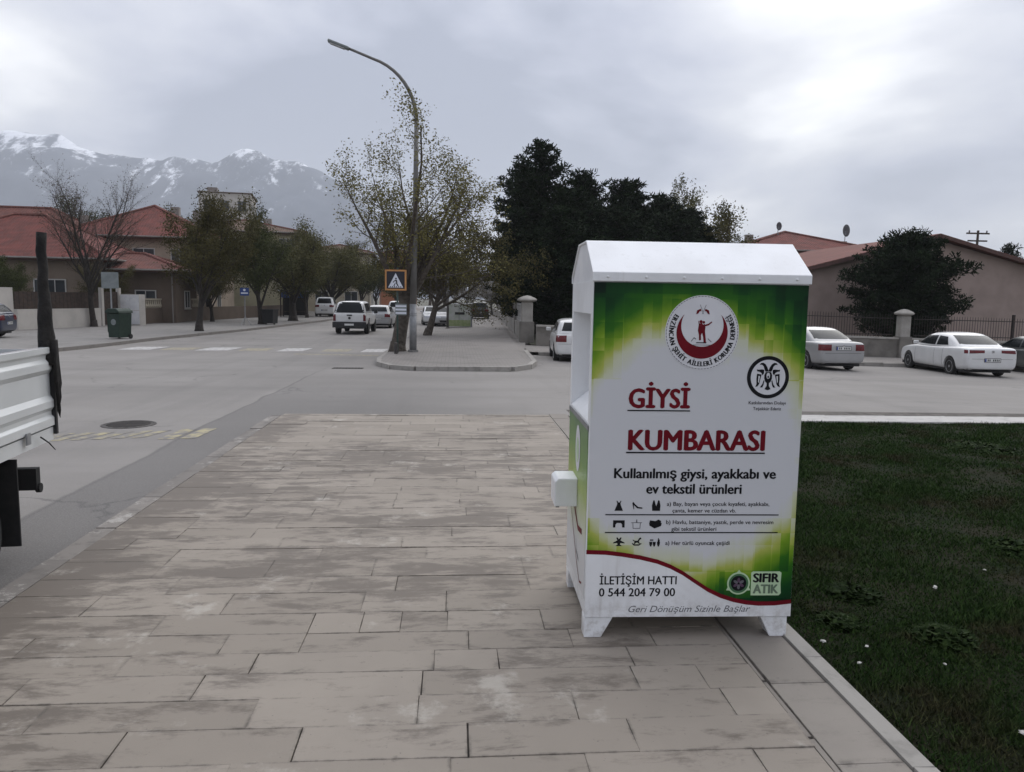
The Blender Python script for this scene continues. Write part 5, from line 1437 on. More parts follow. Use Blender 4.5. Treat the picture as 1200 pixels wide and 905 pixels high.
# ================================================================ street furniture
def street_lamp():
    x, y, z = gp(-1.38, 26.85)
    t = thing('street_lamp', 'tall grey street lamp with curved arm at the pavement corner', 'street lamp', (x, y, z))
    P = [(0, 0, 0), (0, 0, 2.2), (0, 0, 2.21), (0.06, 0, 5.0), (0.13, 0, 7.7)]
    MB().tube([(0, 0, 0), (0, 0, 0.12)], [.19, .17], 12).build('base', 'lamp_grey', t)
    MB().tube([(0, 0, .1), (0.0, 0, 1.7)], [.125, .12], 12).build('lower_post', 'galvanised', t, smooth=True)
    MB().tube([(0.0, 0, 1.7), (.04, 0, 3.4), (.08, 0, 5.4), (.11, 0, 7.8)], [.115, .10, .088, .075], 12).build('post', 'lamp_grey', t, smooth=True)
    arm = [(.11, 0, 7.8)]
    for i in range(1, 11):
        a = rad(7.5 * i); arm.append((.11 - 1.95 * (1 - math.cos(a)), 0, 7.8 + 2.05 * math.sin(a)))
    e = arm[-1]; arm.append((e[0] - .80, 0, e[2] + .30))
    MB().tube(arm, [.075 - .003 * i for i in range(len(arm))], 10).build('arm', 'lamp_grey', t, smooth=True)
    q = arm[-1]
    hd = MB(); m = Matrix.Rotation(rad(19), 3, 'Y')
    hd.obox((q[0] - .32, 0, q[2] + .10), .72, .24, .09, m)
    h = hd.build('lamp_head', 'sign_back', t); bevel(h, .03, 3)
    MB().obox((q[0] - .36, 0, q[2] + .055), .50, .18, .02, m).build('lens', 'lamp_clear', h)
    for zz in (1.30, 1.36): MB().tube([(0, 0, zz), (0, 0, zz + .02)], [.128, .128], 12).build('band', 'galvanised', t)
street_lamp()

def crossing_sign():
    x, y, z = gp(-1.93, 26.35)
    t = thing('crossing_sign', 'dark square pedestrian crossing sign with orange frame in front of the trunk', 'road sign', (x, y, z))
    MB().tube([(0.05, 0, 0), (0.05, 0, 2.9)], .032, 10).build('post', 'post_green', t, smooth=True)
    c = MB(); s = .30
    c.box(-s, s, -.13, -.05, 2.20, 2.78)
    b = c.build('sign_box', 'sign_dark', t)
    f = MB(); w = .055
    f.box(-s - .01, s + .01, -.145, -.04, 2.78, 2.78 + w).box(-s - .01, s + .01, -.145, -.04, 2.20 - w, 2.20).box(-s - w, -s - .002, -.145, -.04, 2.20 - w, 2.78 + w).box(s + .002, s + w, -.145, -.04, 2.20 - w, 2.78 + w)
    f.build('frame', 'sign_orange', t)
    flat([(-.25, 2.24), (.25, 2.24), (0, 2.72)], -.131, 'sign_white', b, 'triangle', .002)
    for poly in ([(-.03, 2.50), (.04, 2.50), (.06, 2.40), (.02, 2.40)], [(.00, 2.40), (.05, 2.40), (.10, 2.29), (.06, 2.29)], [(.00, 2.40), (-.02, 2.40), (-.08, 2.29), (-.04, 2.29)], [(-.03, 2.49), (-.10, 2.42), (-.08, 2.40), (-.02, 2.46)], circ(.01, 2.54, .03, 12)):
        flat(poly, -.1335, 'sign_dark', b, 'walking_figure', .001)
    for k in range(6): flat([(-.20 + k * .07, 2.25), (-.165 + k * .07, 2.25), (-.16 + k * .07, 2.285), (-.195 + k * .07, 2.285)], -.1335, 'sign_dark', b, 'stripe', .001)
    p = MB().box(-.02, .36, -.06, -.035, 1.32, 1.70).build('plate', 'sign_back', t)
    for k in range(3): MB().box(-.01, .35, -.066, -.0605, 1.36 + k * .115, 1.42 + k * .115).build('stripe', 'sign_white', p)
crossing_sign()
t = thing('kerb_bollard', 'short dark stub post at the foot of the leaning trunk', 'bollard', gp(-1.9, 25.9))
MB().lathe([(.06, 0), (.06, .35), (.05, .40), (.02, .42)], 10).build('post', 'iron_cast', t); MB().lathe([(.10, 0), (.10, .02)], 12).build('base_plate', 'iron_cast', t)

def slim_post(name, label, x, y, h, r=.05, lamp=False):
    t = thing(name, label, 'post', gp(x, y))
    MB().tube([(0, 0, 0), (0, 0, h)], [r, r * .8], 8).build('post', 'lamp_grey', t, smooth=True)
    MB().tube([(0, 0, 0), (0, 0, .08)], r * 1.8, 8).build('base', 'concrete', t)
    if lamp:
        MB().lathe([(.02, -.14), (.13, -.08), (.15, 0), (.12, .1), (.02, .15)], 12, 'Z', (0, 0, h + .12)).build('globe', 'sign_white', t)
slim_post('lamp_post', 'thin grey post just left of the recycling container', -.35, 49.5, 4.2, .08)
slim_post('garden_lamp', 'small globe lamp post right of the recycling container', 1.05, 58, 2.5, .05, True)

def recycling():
    t = thing('recycling_container', 'pale green and white recycling container standing far down the pavement', 'recycling bin', gp(.45, 51.8), rad(-4))
    W, D, H = 1.56, .95, 1.55
    for a in (-1, 1):
        for bq in (-1, 1): MB().box(a * W / 2 - .03, a * W / 2 + .03, bq * D / 2 - .03, bq * D / 2 + .03, 0, H).build('corner_post', 'galvanised', t)
    MB().box(-W / 2 + .035, W / 2 - .035, -D / 2 + .01, D / 2 - .01, .06, H - .03).build('body', 'recycle_body', t)
    MB().box(-W / 2 - .04, W / 2 + .04, -D / 2 - .04, D / 2 + .04, H, H + .05).build('lid', 'white_paint', t)
    MB().box(-W / 2 + .04, W / 2 - .04, -D / 2 - .004, -D / 2 + .008, .10, .50).build('band', 'recycle_band', t)
    MB().box(-.30, .34, -D / 2 - .008, -D / 2 + .008, .86, 1.02).build('slot', 'car_trim', t)
    MB().box(-.04, .0, -D / 2 - .006, -D / 2 + .008, .5, 1.5).build('seam', 'galvanised', t)
recycling()

def waste_bin():
    t = thing('waste_bin', 'dark green wheeled waste bin with pale mark on the left pavement', 'waste bin', gp(-14.3, 34.3), rad(-20))
    poly = [(-.27, .06), (.27, .06), (.34, 1.10), (-.34, 1.10)]
    bevel(MB().prism(poly, .36, -.36).build('body', 'green_plastic', t), .03, 2)
    l = MB().prism([(-.37, 1.10), (.37, 1.10), (.34, 1.20), (.2, 1.30), (-.2, 1.30), (-.34, 1.20)], .41, -.41).build('lid', 'green_plastic', t); bevel(l, .02)
    MB().box(-.3, .3, -.47, -.42, 1.12, 1.15).build('lid_handle', 'green_plastic', l)
    for s in (-1, 1): MB().lathe([(.10, -.03), (.10, .03)], 14, 'X', (s * .30, .28, .10)).build('wheel', 'tyre', t)
    for s in (-1, 1): MB().box(s * .27 - .02, s * .27 + .02, -.368, -.355, .3, 1.0).build('rib', 'green_plastic', t)
    flat(circ(.02, .72, .13, 20), -.362, 'sign_back', t, 'mark', .004)
waste_bin()
t = thing('litter_bin', 'black litter bin between two street trees on the left pavement', 'litter bin', gp(-12.2, 52.6), rad(-15))
MB().prism([(-.36, .08), (.36, .08), (.42, .95), (-.42, .95)], .34, -.34).build('body', 'rubber', t); MB().box(-.45, .45, -.38, .38, .951, 1.02).build('lid', 'rubber', t)
for s in (-1, 1): MB().lathe([(.09, -.03), (.09, .03)], 12, 'X', (s * .3, 0, .09)).build('wheel', 'tyre', t)
t = thing('road_sign', 'grey back of a rectangular sign on a thin post behind the waste bin', 'road sign', gp(-14.9, 35.0))
MB().tube([(0, 0, 0), (0, 0, 2.75)], .035, 8).build('post', 'galvanised', t); MB().box(-.36, .36, -.06, -.04, 2.15, 2.85).build('plate', 'sign_back', t)
t = thing('info_sign', 'small blue and white sign on a splayed stand, left pavement', 'sign', gp(-13.4, 51.0))
for a in range(3): MB().tube([(0, 0, .55), (.38 * math.cos(a * 2.1), .38 * math.sin(a * 2.1), 0)], .02, 6).build('leg', 'galvanised', t)
MB().tube([(0, 0, .5), (0, 0, 2.3)], .03, 8).build('post', 'galvanised', t)
p = MB().box(-.28, .28, -.05, -.03, 1.9, 2.4).build('plate', 'sign_blue', t); MB().box(-.22, .22, -.056, -.051, 2.02, 2.10).build('stripe', 'sign_white', p); flat(circ(0, 2.26, .08, 14), -.051, 'sign_white', p, 'disc', .004)
t = thing('kiosk', 'dark kiosk with white flat roof on the left pavement behind the pickup', 'kiosk', gp(-14.6, 72.5), rad(4))
for a in (-1, 1):
    for bq in (-1, 1): MB().box(a * 1.1 - .05, a * 1.1 + .05, bq * .8 - .05, bq * .8 + .05, 0, 2.3).build('post', 'black_iron', t)
MB().box(-1.04, 1.04, .76, .79, .1, 2.25).build('back_panel', 'car_trim', t); MB().box(-1.3, 1.3, -1.0, 1.0, 2.30, 2.46).build('roof', 'white_paint', t); MB().box(-1.04, 1.04, -.78, -.74, 1.75, 2.25).build('fascia_board', 'sign_blue', t); MB().box(-1.0, 1.0, -.1, .6, .42, .48).build('bench', 'wood_dark', t)

# ================================================================ walls and fences
def fence_bars(parent, x0, y0, x1, y1, za, zb_, step, m, r=.010, rails=(.12, .82), post_every=None, zfun=None):
    L = math.hypot(x1 - x0, y1 - y0); n = max(2, int(L / step)); dx, dy = (x1 - x0) / L, (y1 - y0) / L
    for k in rails:
        a, b_ = (x0, y0, (zfun(x0, y0)) + za + (zb_ - za) * k), (x1, y1, (zfun(x1, y1)) + za + (zb_ - za) * k)
        MB().tube([a, b_], r * 1.7, 4).build('rail', m, parent)
    proto = None
    for i in range(n + 1):
        u = i / n; x, y = x0 + (x1 - x0) * u, y0 + (y1 - y0) * u; z = zfun(x, y) + za
        if proto is None:
            proto = MB().tube([(0, 0, 0), (0, 0, zb_ - za - .06), (0, 0, zb_ - za)], [r, r, r * .2], 4).mesh('bar', m)
        o = link('bar', proto, parent); o.location = (x, y, z)
def wall_z(x, y): return gz(x, y) + KERB
def right_wall():
    t = thing('stone_wall', 'low stone garden wall with iron fence behind the parked sedans', 'wall', (0, 0, 0))
    Y0 = 33.2
    xs = [3.6, 9.0, 14.5, 20.2, 26, 32, 40]
    for a, b_ in zip(xs, xs[1:]):
        v = []; 
        for x in (a + .003, b_ - .003):
            z = wall_z(x, Y0); v += [(x, Y0 - .16, z - .2), (x, Y0 + .16, z - .2), (x, Y0 + .16, z + .82), (x, Y0 - .16, z + .82)]
        MB().add(v, [(0, 1, 2, 3), (7, 6, 5, 4), (0, 4, 5, 1), (1, 5, 6, 2), (2, 6, 7, 3), (3, 7, 4, 0)]).build('wall_section', 'concrete_dark', t)
        v = []
        for x in (a + .003, b_ - .003):
            z = wall_z(x, Y0); v += [(x, Y0 - .21, z + .82), (x, Y0 + .21, z + .82), (x, Y0 + .21, z + .90), (x, Y0 - .21, z + .90)]
        MB().add(v, [(0, 1, 2, 3), (7, 6, 5, 4), (0, 4, 5, 1), (1, 5, 6, 2), (2, 6, 7, 3), (3, 7, 4, 0)]).build('coping', 'concrete', t)
    fence_bars(t, 12.8, Y0, 19.7, Y0, .90, 1.95, .125, 'black_iron', .011, (.10, .80), zfun=wall_z)
    fence_bars(t, 20.7, Y0, 34, Y0, .90, 1.95, .125, 'black_iron', .011, (.10, .80), zfun=wall_z)
    for x in (15.6, 25.4, 30.5): MB().box(x - .05, x + .05, Y0 - .05, Y0 + .05, wall_z(x, Y0) + .90, wall_z(x, Y0) + 2.1).build('fence_post', 'black_iron', t)
right_wall()
def pillar(label, x, y, w, h, z=None):
    z = wall_z(min(x, 40), y) if z is None else z
    t = thing('gate_pillar', label, 'pillar', (x, y, z), 0, 'stone gate pillars')
    MB().cbox(-w / 2 - .06, w / 2 + .06, -w / 2 - .06, w / 2 + .06, -.1, .95, .02).build('base', 'concrete_dark', t)
    MB().cbox(-w / 2, w / 2, -w / 2, w / 2, .951, h - .16, .04).build('shaft', 'concrete', t)
    MB().lathe([(w * .62, h - .158), (w * .86, h - .12), (w * .92, h - .06), (w * .80, h), (w * .35, h + .10), (.02, h + .13)], 20).build('cap', 'concrete', t, smooth=False)
pillar('concrete pillar with domed cap in front of the round pine', 20.2, 33.2, .46, 2.05)
pillar('concrete pillar with domed cap at the street corner, left of the hatchback', 3.35, 35.0, .50, 2.0, gz(0, 35) + KERB)
def street_wall():
    t = thing('street_wall', 'low plastered wall with iron fence running down the right of the pavement', 'wall', (0, 0, 0))
    pts = [(3.36, 35.4), (3.62, 44), (3.95, 55), (4.3, 66), (4.7, 80), (5.2, 120)]
    for (a, b_) in zip(pts, pts[1:]):
        v = []
        for (x, y) in ((a[0], a[1] + .02), b_):
            z = gz(0, y) + KERB; v += [(x - .10, y, z - .1), (x + .12, y, z - .1), (x + .12, y, z + .78), (x - .10, y, z + .78)]
        MB().add(v, [(0, 1, 2, 3), (7, 6, 5, 4), (0, 4, 5, 1), (1, 5, 6, 2), (2, 6, 7, 3), (3, 7, 4, 0)]).build('wall_section', 'concrete', t)
        x, y = b_
        MB().box(x - .16, x + .18, y - .2, y + .2, gz(0, y), gz(0, y) + KERB + 1.75).build('post', 'concrete', t)
    for (a, b_) in list(zip(pts, pts[1:]))[:3]:
        fence_bars(t, a[0], a[1] + .3, b_[0], b_[1] - .3, .78, 1.75, .22, 'white_iron' if a[1] < 40 else 'black_iron', .012, (.08, .92), zfun=lambda x, y: gz(0, y) + KERB)
street_wall()
def garden_wall():
    zf = lambda y: gz(0, y) + KERB
    def seg(t, a, b_, h, th, m, name='wall_section', z0=0):
        v = []
        for (x, y) in (a, b_):
            z = zf(y); v += [(x - th / 2, y, z + z0 - (.1 if z0 == 0 else 0)), (x + th / 2, y, z + z0 - (.1 if z0 == 0 else 0)), (x + th / 2, y, z + h), (x - th / 2, y, z + h)]
        return MB().add(v, [(0, 1, 2, 3), (7, 6, 5, 4), (0, 4, 5, 1), (1, 5, 6, 2), (2, 6, 7, 3), (3, 7, 4, 0)]).build(name, m, t)
    t = thing('garden_wall', 'white plastered garden wall with dark wood boards above, left side', 'wall', (0, 0, 0))
    P = [(-23.4, 36.5), (-22.1, 41.3), (-20.75, 47.0)]
    seg(t, P[0], (-22.55, 39.6), 1.0, .25, 'wall_white'); seg(t, (-22.2, 41.0), P[2], 1.05, .25, 'wall_white')
    n = 22
    for i in range(n):
        u0, u1 = i / n, (i + .93) / n
        a = (-22.2 + 1.45 * u0, 41.0 + 6.0 * u0); b_ = (-22.2 + 1.45 * u1, 41.0 + 6.0 * u1)
        seg(t, a, b_, 1.95, .05, 'wood_dark', 'board', 1.05)
    d = thing('garden_door', 'white panelled garden door with dark panes at the left edge', 'door', (-22.37, 40.25, zf(40)), rad(-103) + PI)
    MB().box(-.62, .62, -.06, .0, 0, 2.15).build('leaf', 'wall_white', d)
    for i in range(2):
        for j in range(2): MB().box(-.40 + i * .42, -.04 + i * .42, .001, .02, 1.35 + j * .34, 1.63 + j * .34).build('pane', 'window_glass', d)
    MB().box(.48, .52, .001, .06, .95, 1.1).build('handle', 'galvanised', d)
    g = thing('garden_gate', 'dark gate between white gate posts behind the waste bin', 'gate', (-20.5, 48.0, zf(48)), rad(-103) + PI)
    MB().box(-.65, .65, -.03, .03, .05, 2.0).build('leaf', 'wood_dark', g)
    for s in (-1, 1): MB().box(s * .78 - .10, s * .78 + .10, -.1, .1, 0, 2.25).build('post', 'wall_white', g)
    c = thing('meter_cabinet', 'white double meter cabinet beside the garden gate', 'cabinet', (-19.55, 48.9, zf(49)), rad(-12))
    MB().box(-.62, .62, -.30, .30, 0, 1.88).build('body', 'wall_white', c); MB().box(-.60, -.01, -.325, -.301, .92, 1.84).box(.01, .60, -.325, -.301, .92, 1.84).build('upper_door', 'white_inner', c); MB().box(-.60, .60, -.325, -.301, .06, .89).build('lower_door', 'white_inner', c)
    t = thing('balustrade_wall', 'brown garden wall topped by a white balustrade before the beige house', 'wall', (0, 0, 0))
    Q = [(-20.0, 50.2), (-18.6, 59.0), (-17.2, 69.0), (-16.2, 80.0)]
    for a, b_ in zip(Q, Q[1:]): seg(t, a, (b_[0], b_[1] - .02), 1.0, .25, 'wall_brown')
    seg(t, Q[0], (-18.6, 58.9), 1.62, .18, 'wall_cream', 'handrail', 1.52)
    pr = MB().lathe([(.05, 0), (.09, .12), (.05, .30), (.06, .52)], 8).mesh('baluster', 'wall_cream')
    for i in range(36):
        u = (i + .5) / 36; o = link('baluster', pr, t); o.location = (-20.0 + 1.4 * u, 50.2 + 8.8 * u, zf(52) + 1.0)
garden_wall()

# ================================================================ buildings
def window(parent, face, u, z, w, h, wx, wy, frame='window_frame', mull=1, sill=True):
    """face: 'S' (front, -y) or 'E' (+x). u along the face, wx/wy = wall plane"""
    def bx(mb, u0, u1, d0, d1, z0, z1):
        if face == 'S': mb.box(u0, u1, wy - d1, wy - d0, z0, z1)
        elif face == 'W': mb.box(wx - d1, wx - d0, u0, u1, z0, z1)
        else: mb.box(wx + d0, wx + d1, u0, u1, z0, z1)
        return mb
    f = MB(); t = .07
    bx(f, u - w / 2, u + w / 2, .001, .06, z - t, z); bx(f, u - w / 2, u + w / 2, .001, .06, z + h, z + h + t)
    bx(f, u - w / 2 - t, u - w / 2 - .001, .001, .06, z - t, z + h + t); bx(f, u + w / 2 + .001, u + w / 2 + t, .001, .06, z - t, z + h + t)
    for k in range(mull):
        c = u - w / 2 + w * (k + 1) / (mull + 1); bx(f, c - .025, c + .025, .022, .05, z + .001, z + h - .001)
    o = f.build('window', frame, parent)
    bx(MB(), u - w / 2, u + w / 2, .001, .02, z, z + h).build('pane', 'window_glass', o)
    if sill: bx(MB(), u - w / 2 - .15, u + w / 2 + .15, .001, .14, z - t - .07, z - t - .001).build('sill', 'concrete', o)
    return o
def house(name, label, loc, rz, w, d, h, wall, roof, rh, ov=.5, kind='hip', axis='x', cat='house', wins=(), chim=(), fascia='fascia', ridge=None):
    t = thing(name, label, cat, loc, rz)
    MB().box(-w / 2, w / 2, -d / 2, d / 2, -.3, h).build('wall', wall, t)
    a, b_ = w / 2 + ov, d / 2 + ov
    e = [(-a, -b_), (a, -b_), (a, b_), (-a, b_)]
    v = [(x, y, h + .002) for x, y in e] + [(x, y, h + .16) for x, y in e]
    if kind == 'hip':
        if axis == 'x': k = max(.3, a - b_); R = [(-k, 0), (k, 0)]
        else: k = max(.3, b_ - a); R = [(0, -k), (0, k)]
        v += [(x, y, h + .16 + rh) for x, y in R]
        if axis == 'x': fs = [(4, 5, 9, 8), (5, 6, 9), (6, 7, 8, 9), (7, 4, 8)]
        else: fs = [(4, 5, 8), (5, 6, 9, 8), (6, 7, 9), (7, 4, 8, 9)]
    elif kind == 'gable':
        if axis == 'x': v += [(-a, 0, h + .16 + rh), (a, 0, h + .16 + rh)]; fs = [(4, 5, 9, 8), (6, 7, 8, 9), (5, 6, 9), (7, 4, 8)]
        else: v += [(0, -b_, h + .16 + rh), (0, b_, h + .16 + rh)]; fs = [(5, 6, 9, 8), (7, 4, 8, 9), (4, 5, 8), (6, 7, 9)]
    else:
        fs = [(4, 5, 6, 7)]
    fs += [(0, 3, 2, 1), (0, 1, 5, 4), (1, 2, 6, 5), (2, 3, 7, 6), (3, 0, 4, 7)]
    r = MB().add(v, fs).build('roof', roof, t)
    if kind == 'hip':
        cn = [(x, y, h + .19) for x, y in e]; rg = [(x, y, h + .20 + rh) for x, y in R]
        pairs = [(cn[0], rg[0]), (cn[1], rg[1]), (cn[2], rg[1]), (cn[3], rg[0])] if axis == 'x' else [(cn[0], rg[0]), (cn[1], rg[0]), (cn[2], rg[1]), (cn[3], rg[1])]
        for q0, q1 in pairs + [(rg[0], rg[1])]: MB().tube([q0, q1], .10, 6).build('ridge_cap', 'roof_pink', r)
    MB().tube([(-a - .09, -b_ - .09, h + .13), (a + .09, -b_ - .09, h + .13), (a + .09, b_ + .09, h + .13)], .065, 6).build('gutter', 'wall_grey', t)
    for px_ in (-w / 2 + .2, w / 2 - .2): MB().tube([(px_, -d / 2 - .06, 0), (px_, -d / 2 - .06, h - .05), (px_, -b_ - .05, h + .08)], .045, 6).build('downpipe', 'wall_grey', t)
    MB().box(-a - .03, a + .03, -b_ - .03, -b_ - .002, h + .0, h + .15).box(a + .002, a + .03, -b_ - .03, b_, h + .0, h + .15).build('fascia', fascia, t)
    for (cx, cy, cw, ch) in chim:
        c = MB().box(cx - cw / 2, cx + cw / 2, cy - cw / 2, cy + cw / 2, h + .3, h + ch).build('chimney', 'wall_grey', r)
    for q in wins:
        face, u, z, ww, hh = q[:5]
        window(t, face, u, z, ww, hh, w / 2, -d / 2, mull=q[5] if len(q) > 5 else 1)
    return t
zl = gz(0, 50) + KERB
house('red_roof_house', 'single-storey house with red hipped roof at the left edge', (-29.2, 56.5, zl), rad(4), 12.5, 10.5, 3.95, 'wall_tan', 'roof_red', 3.1, .7, 'hip', 'x',
      wins=[('S', -4.0, 1.2, 1.5, 1.5, 1), ('S', -.5, 1.2, 1.5, 1.5, 1), ('S', 3.2, 1.2, 1.8, 1.5, 2), ('E', -2.5, 1.2, 1.4, 1.4, 1), ('E', 1.5, 1.2, 1.4, 1.4, 1)])
house('annex_house', 'low annex with red lean roof before the beige two-storey house', (-22.0, 55.8, zl), rad(4), 6.6, 5.4, 3.35, 'wall_brown', 'roof_red_old', 1.15, .8, 'hip', 'x',
      wins=[('S', -1.2, 1.0, 1.2, 1.1, 1), ('S', 1.4, 1.0, 1.2, 1.1, 1), ('E', 0, 1.0, 1.2, 1.1, 1)])
house('back_house', 'house with dull red roof rising behind the left house', (-36.5, 70, zl), rad(5), 15, 11, 5.6, 'wall_grey', 'roof_red_old', 3.3, .6, 'hip', 'x',
      wins=[('S', 3, 3.4, 1.3, 1.4, 1), ('E', 0, 3.4, 1.3, 1.4, 1)], chim=[(2.0, 1, .7, 3.6), (4.5, 0.5, .6, 3.0)])
house('beige_house', 'beige two-storey house with red hipped roof behind the balustrade', (-25.2, 68.5, zl), rad(6), 10.5, 11, 6.2, 'wall_beige', 'roof_red', 2.9, .7, 'hip', 'y',
      wins=[('S', -2.8, 3.9, 1.5, 1.5, 1), ('S', .4, 3.9, 1.5, 1.5, 1), ('S', 3.3, 3.9, 1.7, 1.5, 2), ('S', -2.4, .9, 1.5, 1.4, 1), ('S', 1.6, .9, 1.5, 1.4, 1), ('E', -3, 3.9, 1.4, 1.4, 1), ('E', 1, 3.9, 1.4, 1.4, 1), ('E', -2, .9, 1.4, 1.4, 1)],
      chim=[(1.0, 2.5, .7, 3.3), (3.6, -1.0, .7, 2.7)])
house('apartment_block', 'pale yellow apartment block with brown roof behind the street trees', (-22.2, 86, zl), rad(8), 12, 15, 8.0, 'wall_lemon', 'roof_brown', 1.6, .6, 'hip', 'y', cat='building',
      wins=[('S', x, z, 1.4, 1.4, 1) for x in (-4, -1, 2, 4.6) for z in (3.6, 6.1)] + [('E', y, z, 1.3, 1.5, 1) for y in (-5.5, -2.5, .5, 3.5) for z in (.9, 3.6, 6.1)], chim=[(2, 2, .8, 2.3)])
house('tower_block', 'tall white concrete block with red parapet above the yellow block', (-38.0, 136, zl), rad(10), 8, 12, 18.2, 'wall_white', 'roof_red', .6, .1, 'flat', 'x', cat='building',
      wins=[('S', x, z, 1.2, 1.6, 1) for x in (-2.6, 0, 2.6) for z in (12.2, 15.4)] + [('E', y, z, 1.4, 1.6, 1) for y in (-4, -1, 2) for z in (12.2, 15.4)], chim=[(-2.5, 0, 1.6, 1.5)])
house('cream_house', 'cream three-storey house with white window frames above the pickup', (-14.8, 104, zl), rad(4), 8, 11, 7.2, 'wall_cream', 'roof_brown', 1.2, .5, 'hip', 'y', cat='building',
      wins=[('S', x, z, 1.5, 1.5, 1) for x in (-2, 1.6) for z in (1.0, 3.4, 5.6)] + [('E', y, z, 1.3, 1.4, 1) for y in (-3.5, 0, 3) for z in (1.0, 3.4, 5.6)])
house('orange_building', 'orange-red building behind the crossing sign at the street end', (-9.2, 132, zl), rad(3), 6, 10, 8.6, 'wall_orange', 'roof_red_old', 1.0, .3, 'hip', 'y', cat='building',
      wins=[('S', x, z, 1.2, 1.4, 1) for x in (-1.5, 1.5) for z in (3.2, 6.0)] + [('E', 0, 6.0, 1.2, 1.4, 1)])
zr = gz(30, 45) + .15
def gable_house():
    t = thing('gable_building', 'pink plastered hall with wide gable and red tile roof, behind the fence', 'building', (25.7, 40, zr))
    hw, D, e, pk = 6.9, 14, 4.3, 6.1
    MB().prism([(-hw, -.3), (hw, -.3), (hw, e), (0, pk - .08), (-hw, e)], D, 0).build('wall', 'wall_pink', t)
    th = .17; ov = .55
    sl = (pk - e) / hw
    for s, m in ((-1, 'roof_pink'), (1, 'roof_pink')):
        x1 = s * (hw + ov); z1 = e - ov * sl
        o = MB().prism([(s * .004, pk), (x1, z1), (x1, z1 + th), (s * .004, pk + th)], D + .4, -.55).build('roof', m, t)
        MB().prism([(s * .02, pk - .05), (x1, z1 - .05), (x1, z1 + th - .03), (s * .02, pk + th - .03)], -.552, -.60).build('barge_board', 'fascia', o)
    window(t, 'W', 4.0, 1.6, 1.2, 1.2, -hw, 0); window(t, 'W', 8.5, 1.6, 1.2, 1.2, -hw, 0)
gable_house()
rb = house('red_roof_building', 'building with bright red hipped roof and rooftop dishes behind the bin', (28.6, 66, zr), rad(-6), 11, 12, 6.5, 'wall_beige', 'roof_red', 1.9, .5, 'hip', 'y', cat='building',
      wins=[('S', x, 4.3, 1.3, 1.4, 1) for x in (-3.5, 0, 3.2)], chim=[(-3.2, -1.0, .6, 1.75), (3.6, -3.2, 1.0, 1.1)])
house('low_red_roof', 'low red tile roof between the red roof building and the pink hall', (24.6, 53, zr), rad(0), 9, 8, 4.0, 'wall_pink', 'roof_pink', 1.5, .5, 'hip', 'x', chim=[(1.6, -1.0, .8, 1.75)])
def dish(label, x, y, z, r=.42):
    t = thing('satellite_dish', label, 'satellite dish', (x, y, z), rad(30), 'rooftop dishes')
    MB().tube([(0, 0, 0), (0, 0, .9)], .035, 6).build('mast', 'galvanised', t)
    o = MB().lathe([(.02, .10), (r * .5, .04), (r, -.08), (r, -.10), (r * .5, .02), (.02, .08)], 20, 'Y', (0, 0, .95)).build('bowl', 'dish', t, smooth=True)
    MB().tube([(0, 0, .75), (0, -.42, .95)], .015, 5).build('feed_arm', 'galvanised', t)
dish('satellite dish on the right slope of the red roof building', 32.3, 62.3, zr + 7.55, .5)
dish('satellite dish near the peak of the red roof building', 27.5, 64.5, zr + 8.0, .35)
t = thing('utility_pole', 'wooden utility pole with crossarms rising behind the pink hall roof', 'utility pole', (57, 81, .2))
MB().tube([(0, 0, 0), (0, 0, 9.7)], [.17, .12], 8).build('pole', 'wood_dark', t)
for z, w in ((9.3, 1.3), (8.5, 1.1)): MB().box(-w, w, -.07, .07, z, z + .16).build('crossarm', 'wood_dark', t)
for x in (-1.0, 0, 1.0): MB().lathe([(.06, 0), (.09, .1), (.05, .25)], 8, 'Z', (x, 0, 9.46)).build('insulator', 'dish', t)

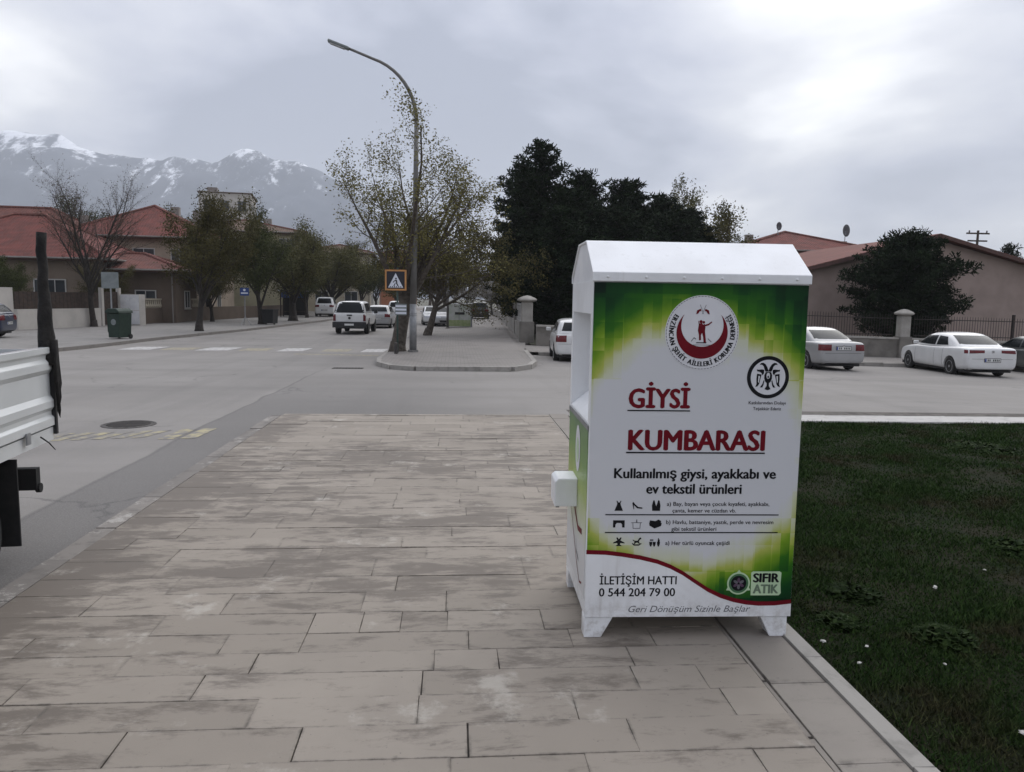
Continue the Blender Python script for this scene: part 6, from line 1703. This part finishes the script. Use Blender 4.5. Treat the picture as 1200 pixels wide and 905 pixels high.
# ================================================================ mountains and haze
def mountains():
    from mathutils import noise
    ridge = [(-3200, 470), (-2600, 520), (-2000, 560), (-1640, 590), (-1463, 575), (-1250, 500), (-1105, 505), (-900, 500), (-766, 535), (-600, 495), (-423, 430), (-296, 330), (-120, 200), (100, 110), (500, 60), (1200, 35)]
    def rz(x):
        for (a, b_), (c, d) in zip(ridge, ridge[1:]):
            if a <= x <= c:
                u = (x - a) / (c - a); u = u * u * (3 - 2 * u); return b_ + (d - b_) * u
        return ridge[0][1] if x < ridge[0][0] else ridge[-1][1]
    xs = fr(-3200, 1200, 22); ys = fr(1900, 3900, 40)
    v = []
    for y in ys:
        for x in xs:
            base = rz(x * 3000 / max(y, 2500) if y > 2500 else x)
            u = (y - 3000) / 1050
            prof = max(0, 1 - abs(u)) ** (1.15 if u < 0 else 1.0)
            n = noise.fractal(Vector((x * .0035, y * .0028, 1.3)), 1.0, 2.1, 6) * 0.11 + (1 - abs(noise.noise(Vector((x * .006, y * .0022, 7.0))))) * .10 - .08
            n2 = noise.fractal(Vector((x * .02, y * .015, 4.3)), 1.0, 2.1, 4) * 0.02
            v.append((x, y, -2 + base * prof * (1 + n * 1.6 * min(1, abs(u) * 3 + .25)) + base * n2))
    n = len(xs)
    f = [(j * n + i, j * n + i + 1, (j + 1) * n + i + 1, (j + 1) * n + i) for j in range(len(ys) - 1) for i in range(n - 1)]
    o = MB().add(v, f).build('mountains', 'mountain_rock', smooth=True, fix=False)
    tag(o, 'distant mountain range with patches of snow under the clouds', 'mountains', kind='structure')
mountains()
t = NT('haze')
t.t.nodes.remove(t.b)
pv = t.n('ShaderNodeVolumePrincipled')
pv.inputs['Color'].default_value = (0.90, 0.93, 0.98, 1)
pv.inputs['Density'].default_value = 0.00023
t.l(pv.outputs[0], t.out.inputs['Volume'])
MATS['haze'] = t.m
tag(MB().box(-4500, 4500, -400, 4500, -3.5, 700).build('haze', 'haze'), 'thin grey haze in the air over the whole street', 'haze', kind='stuff')
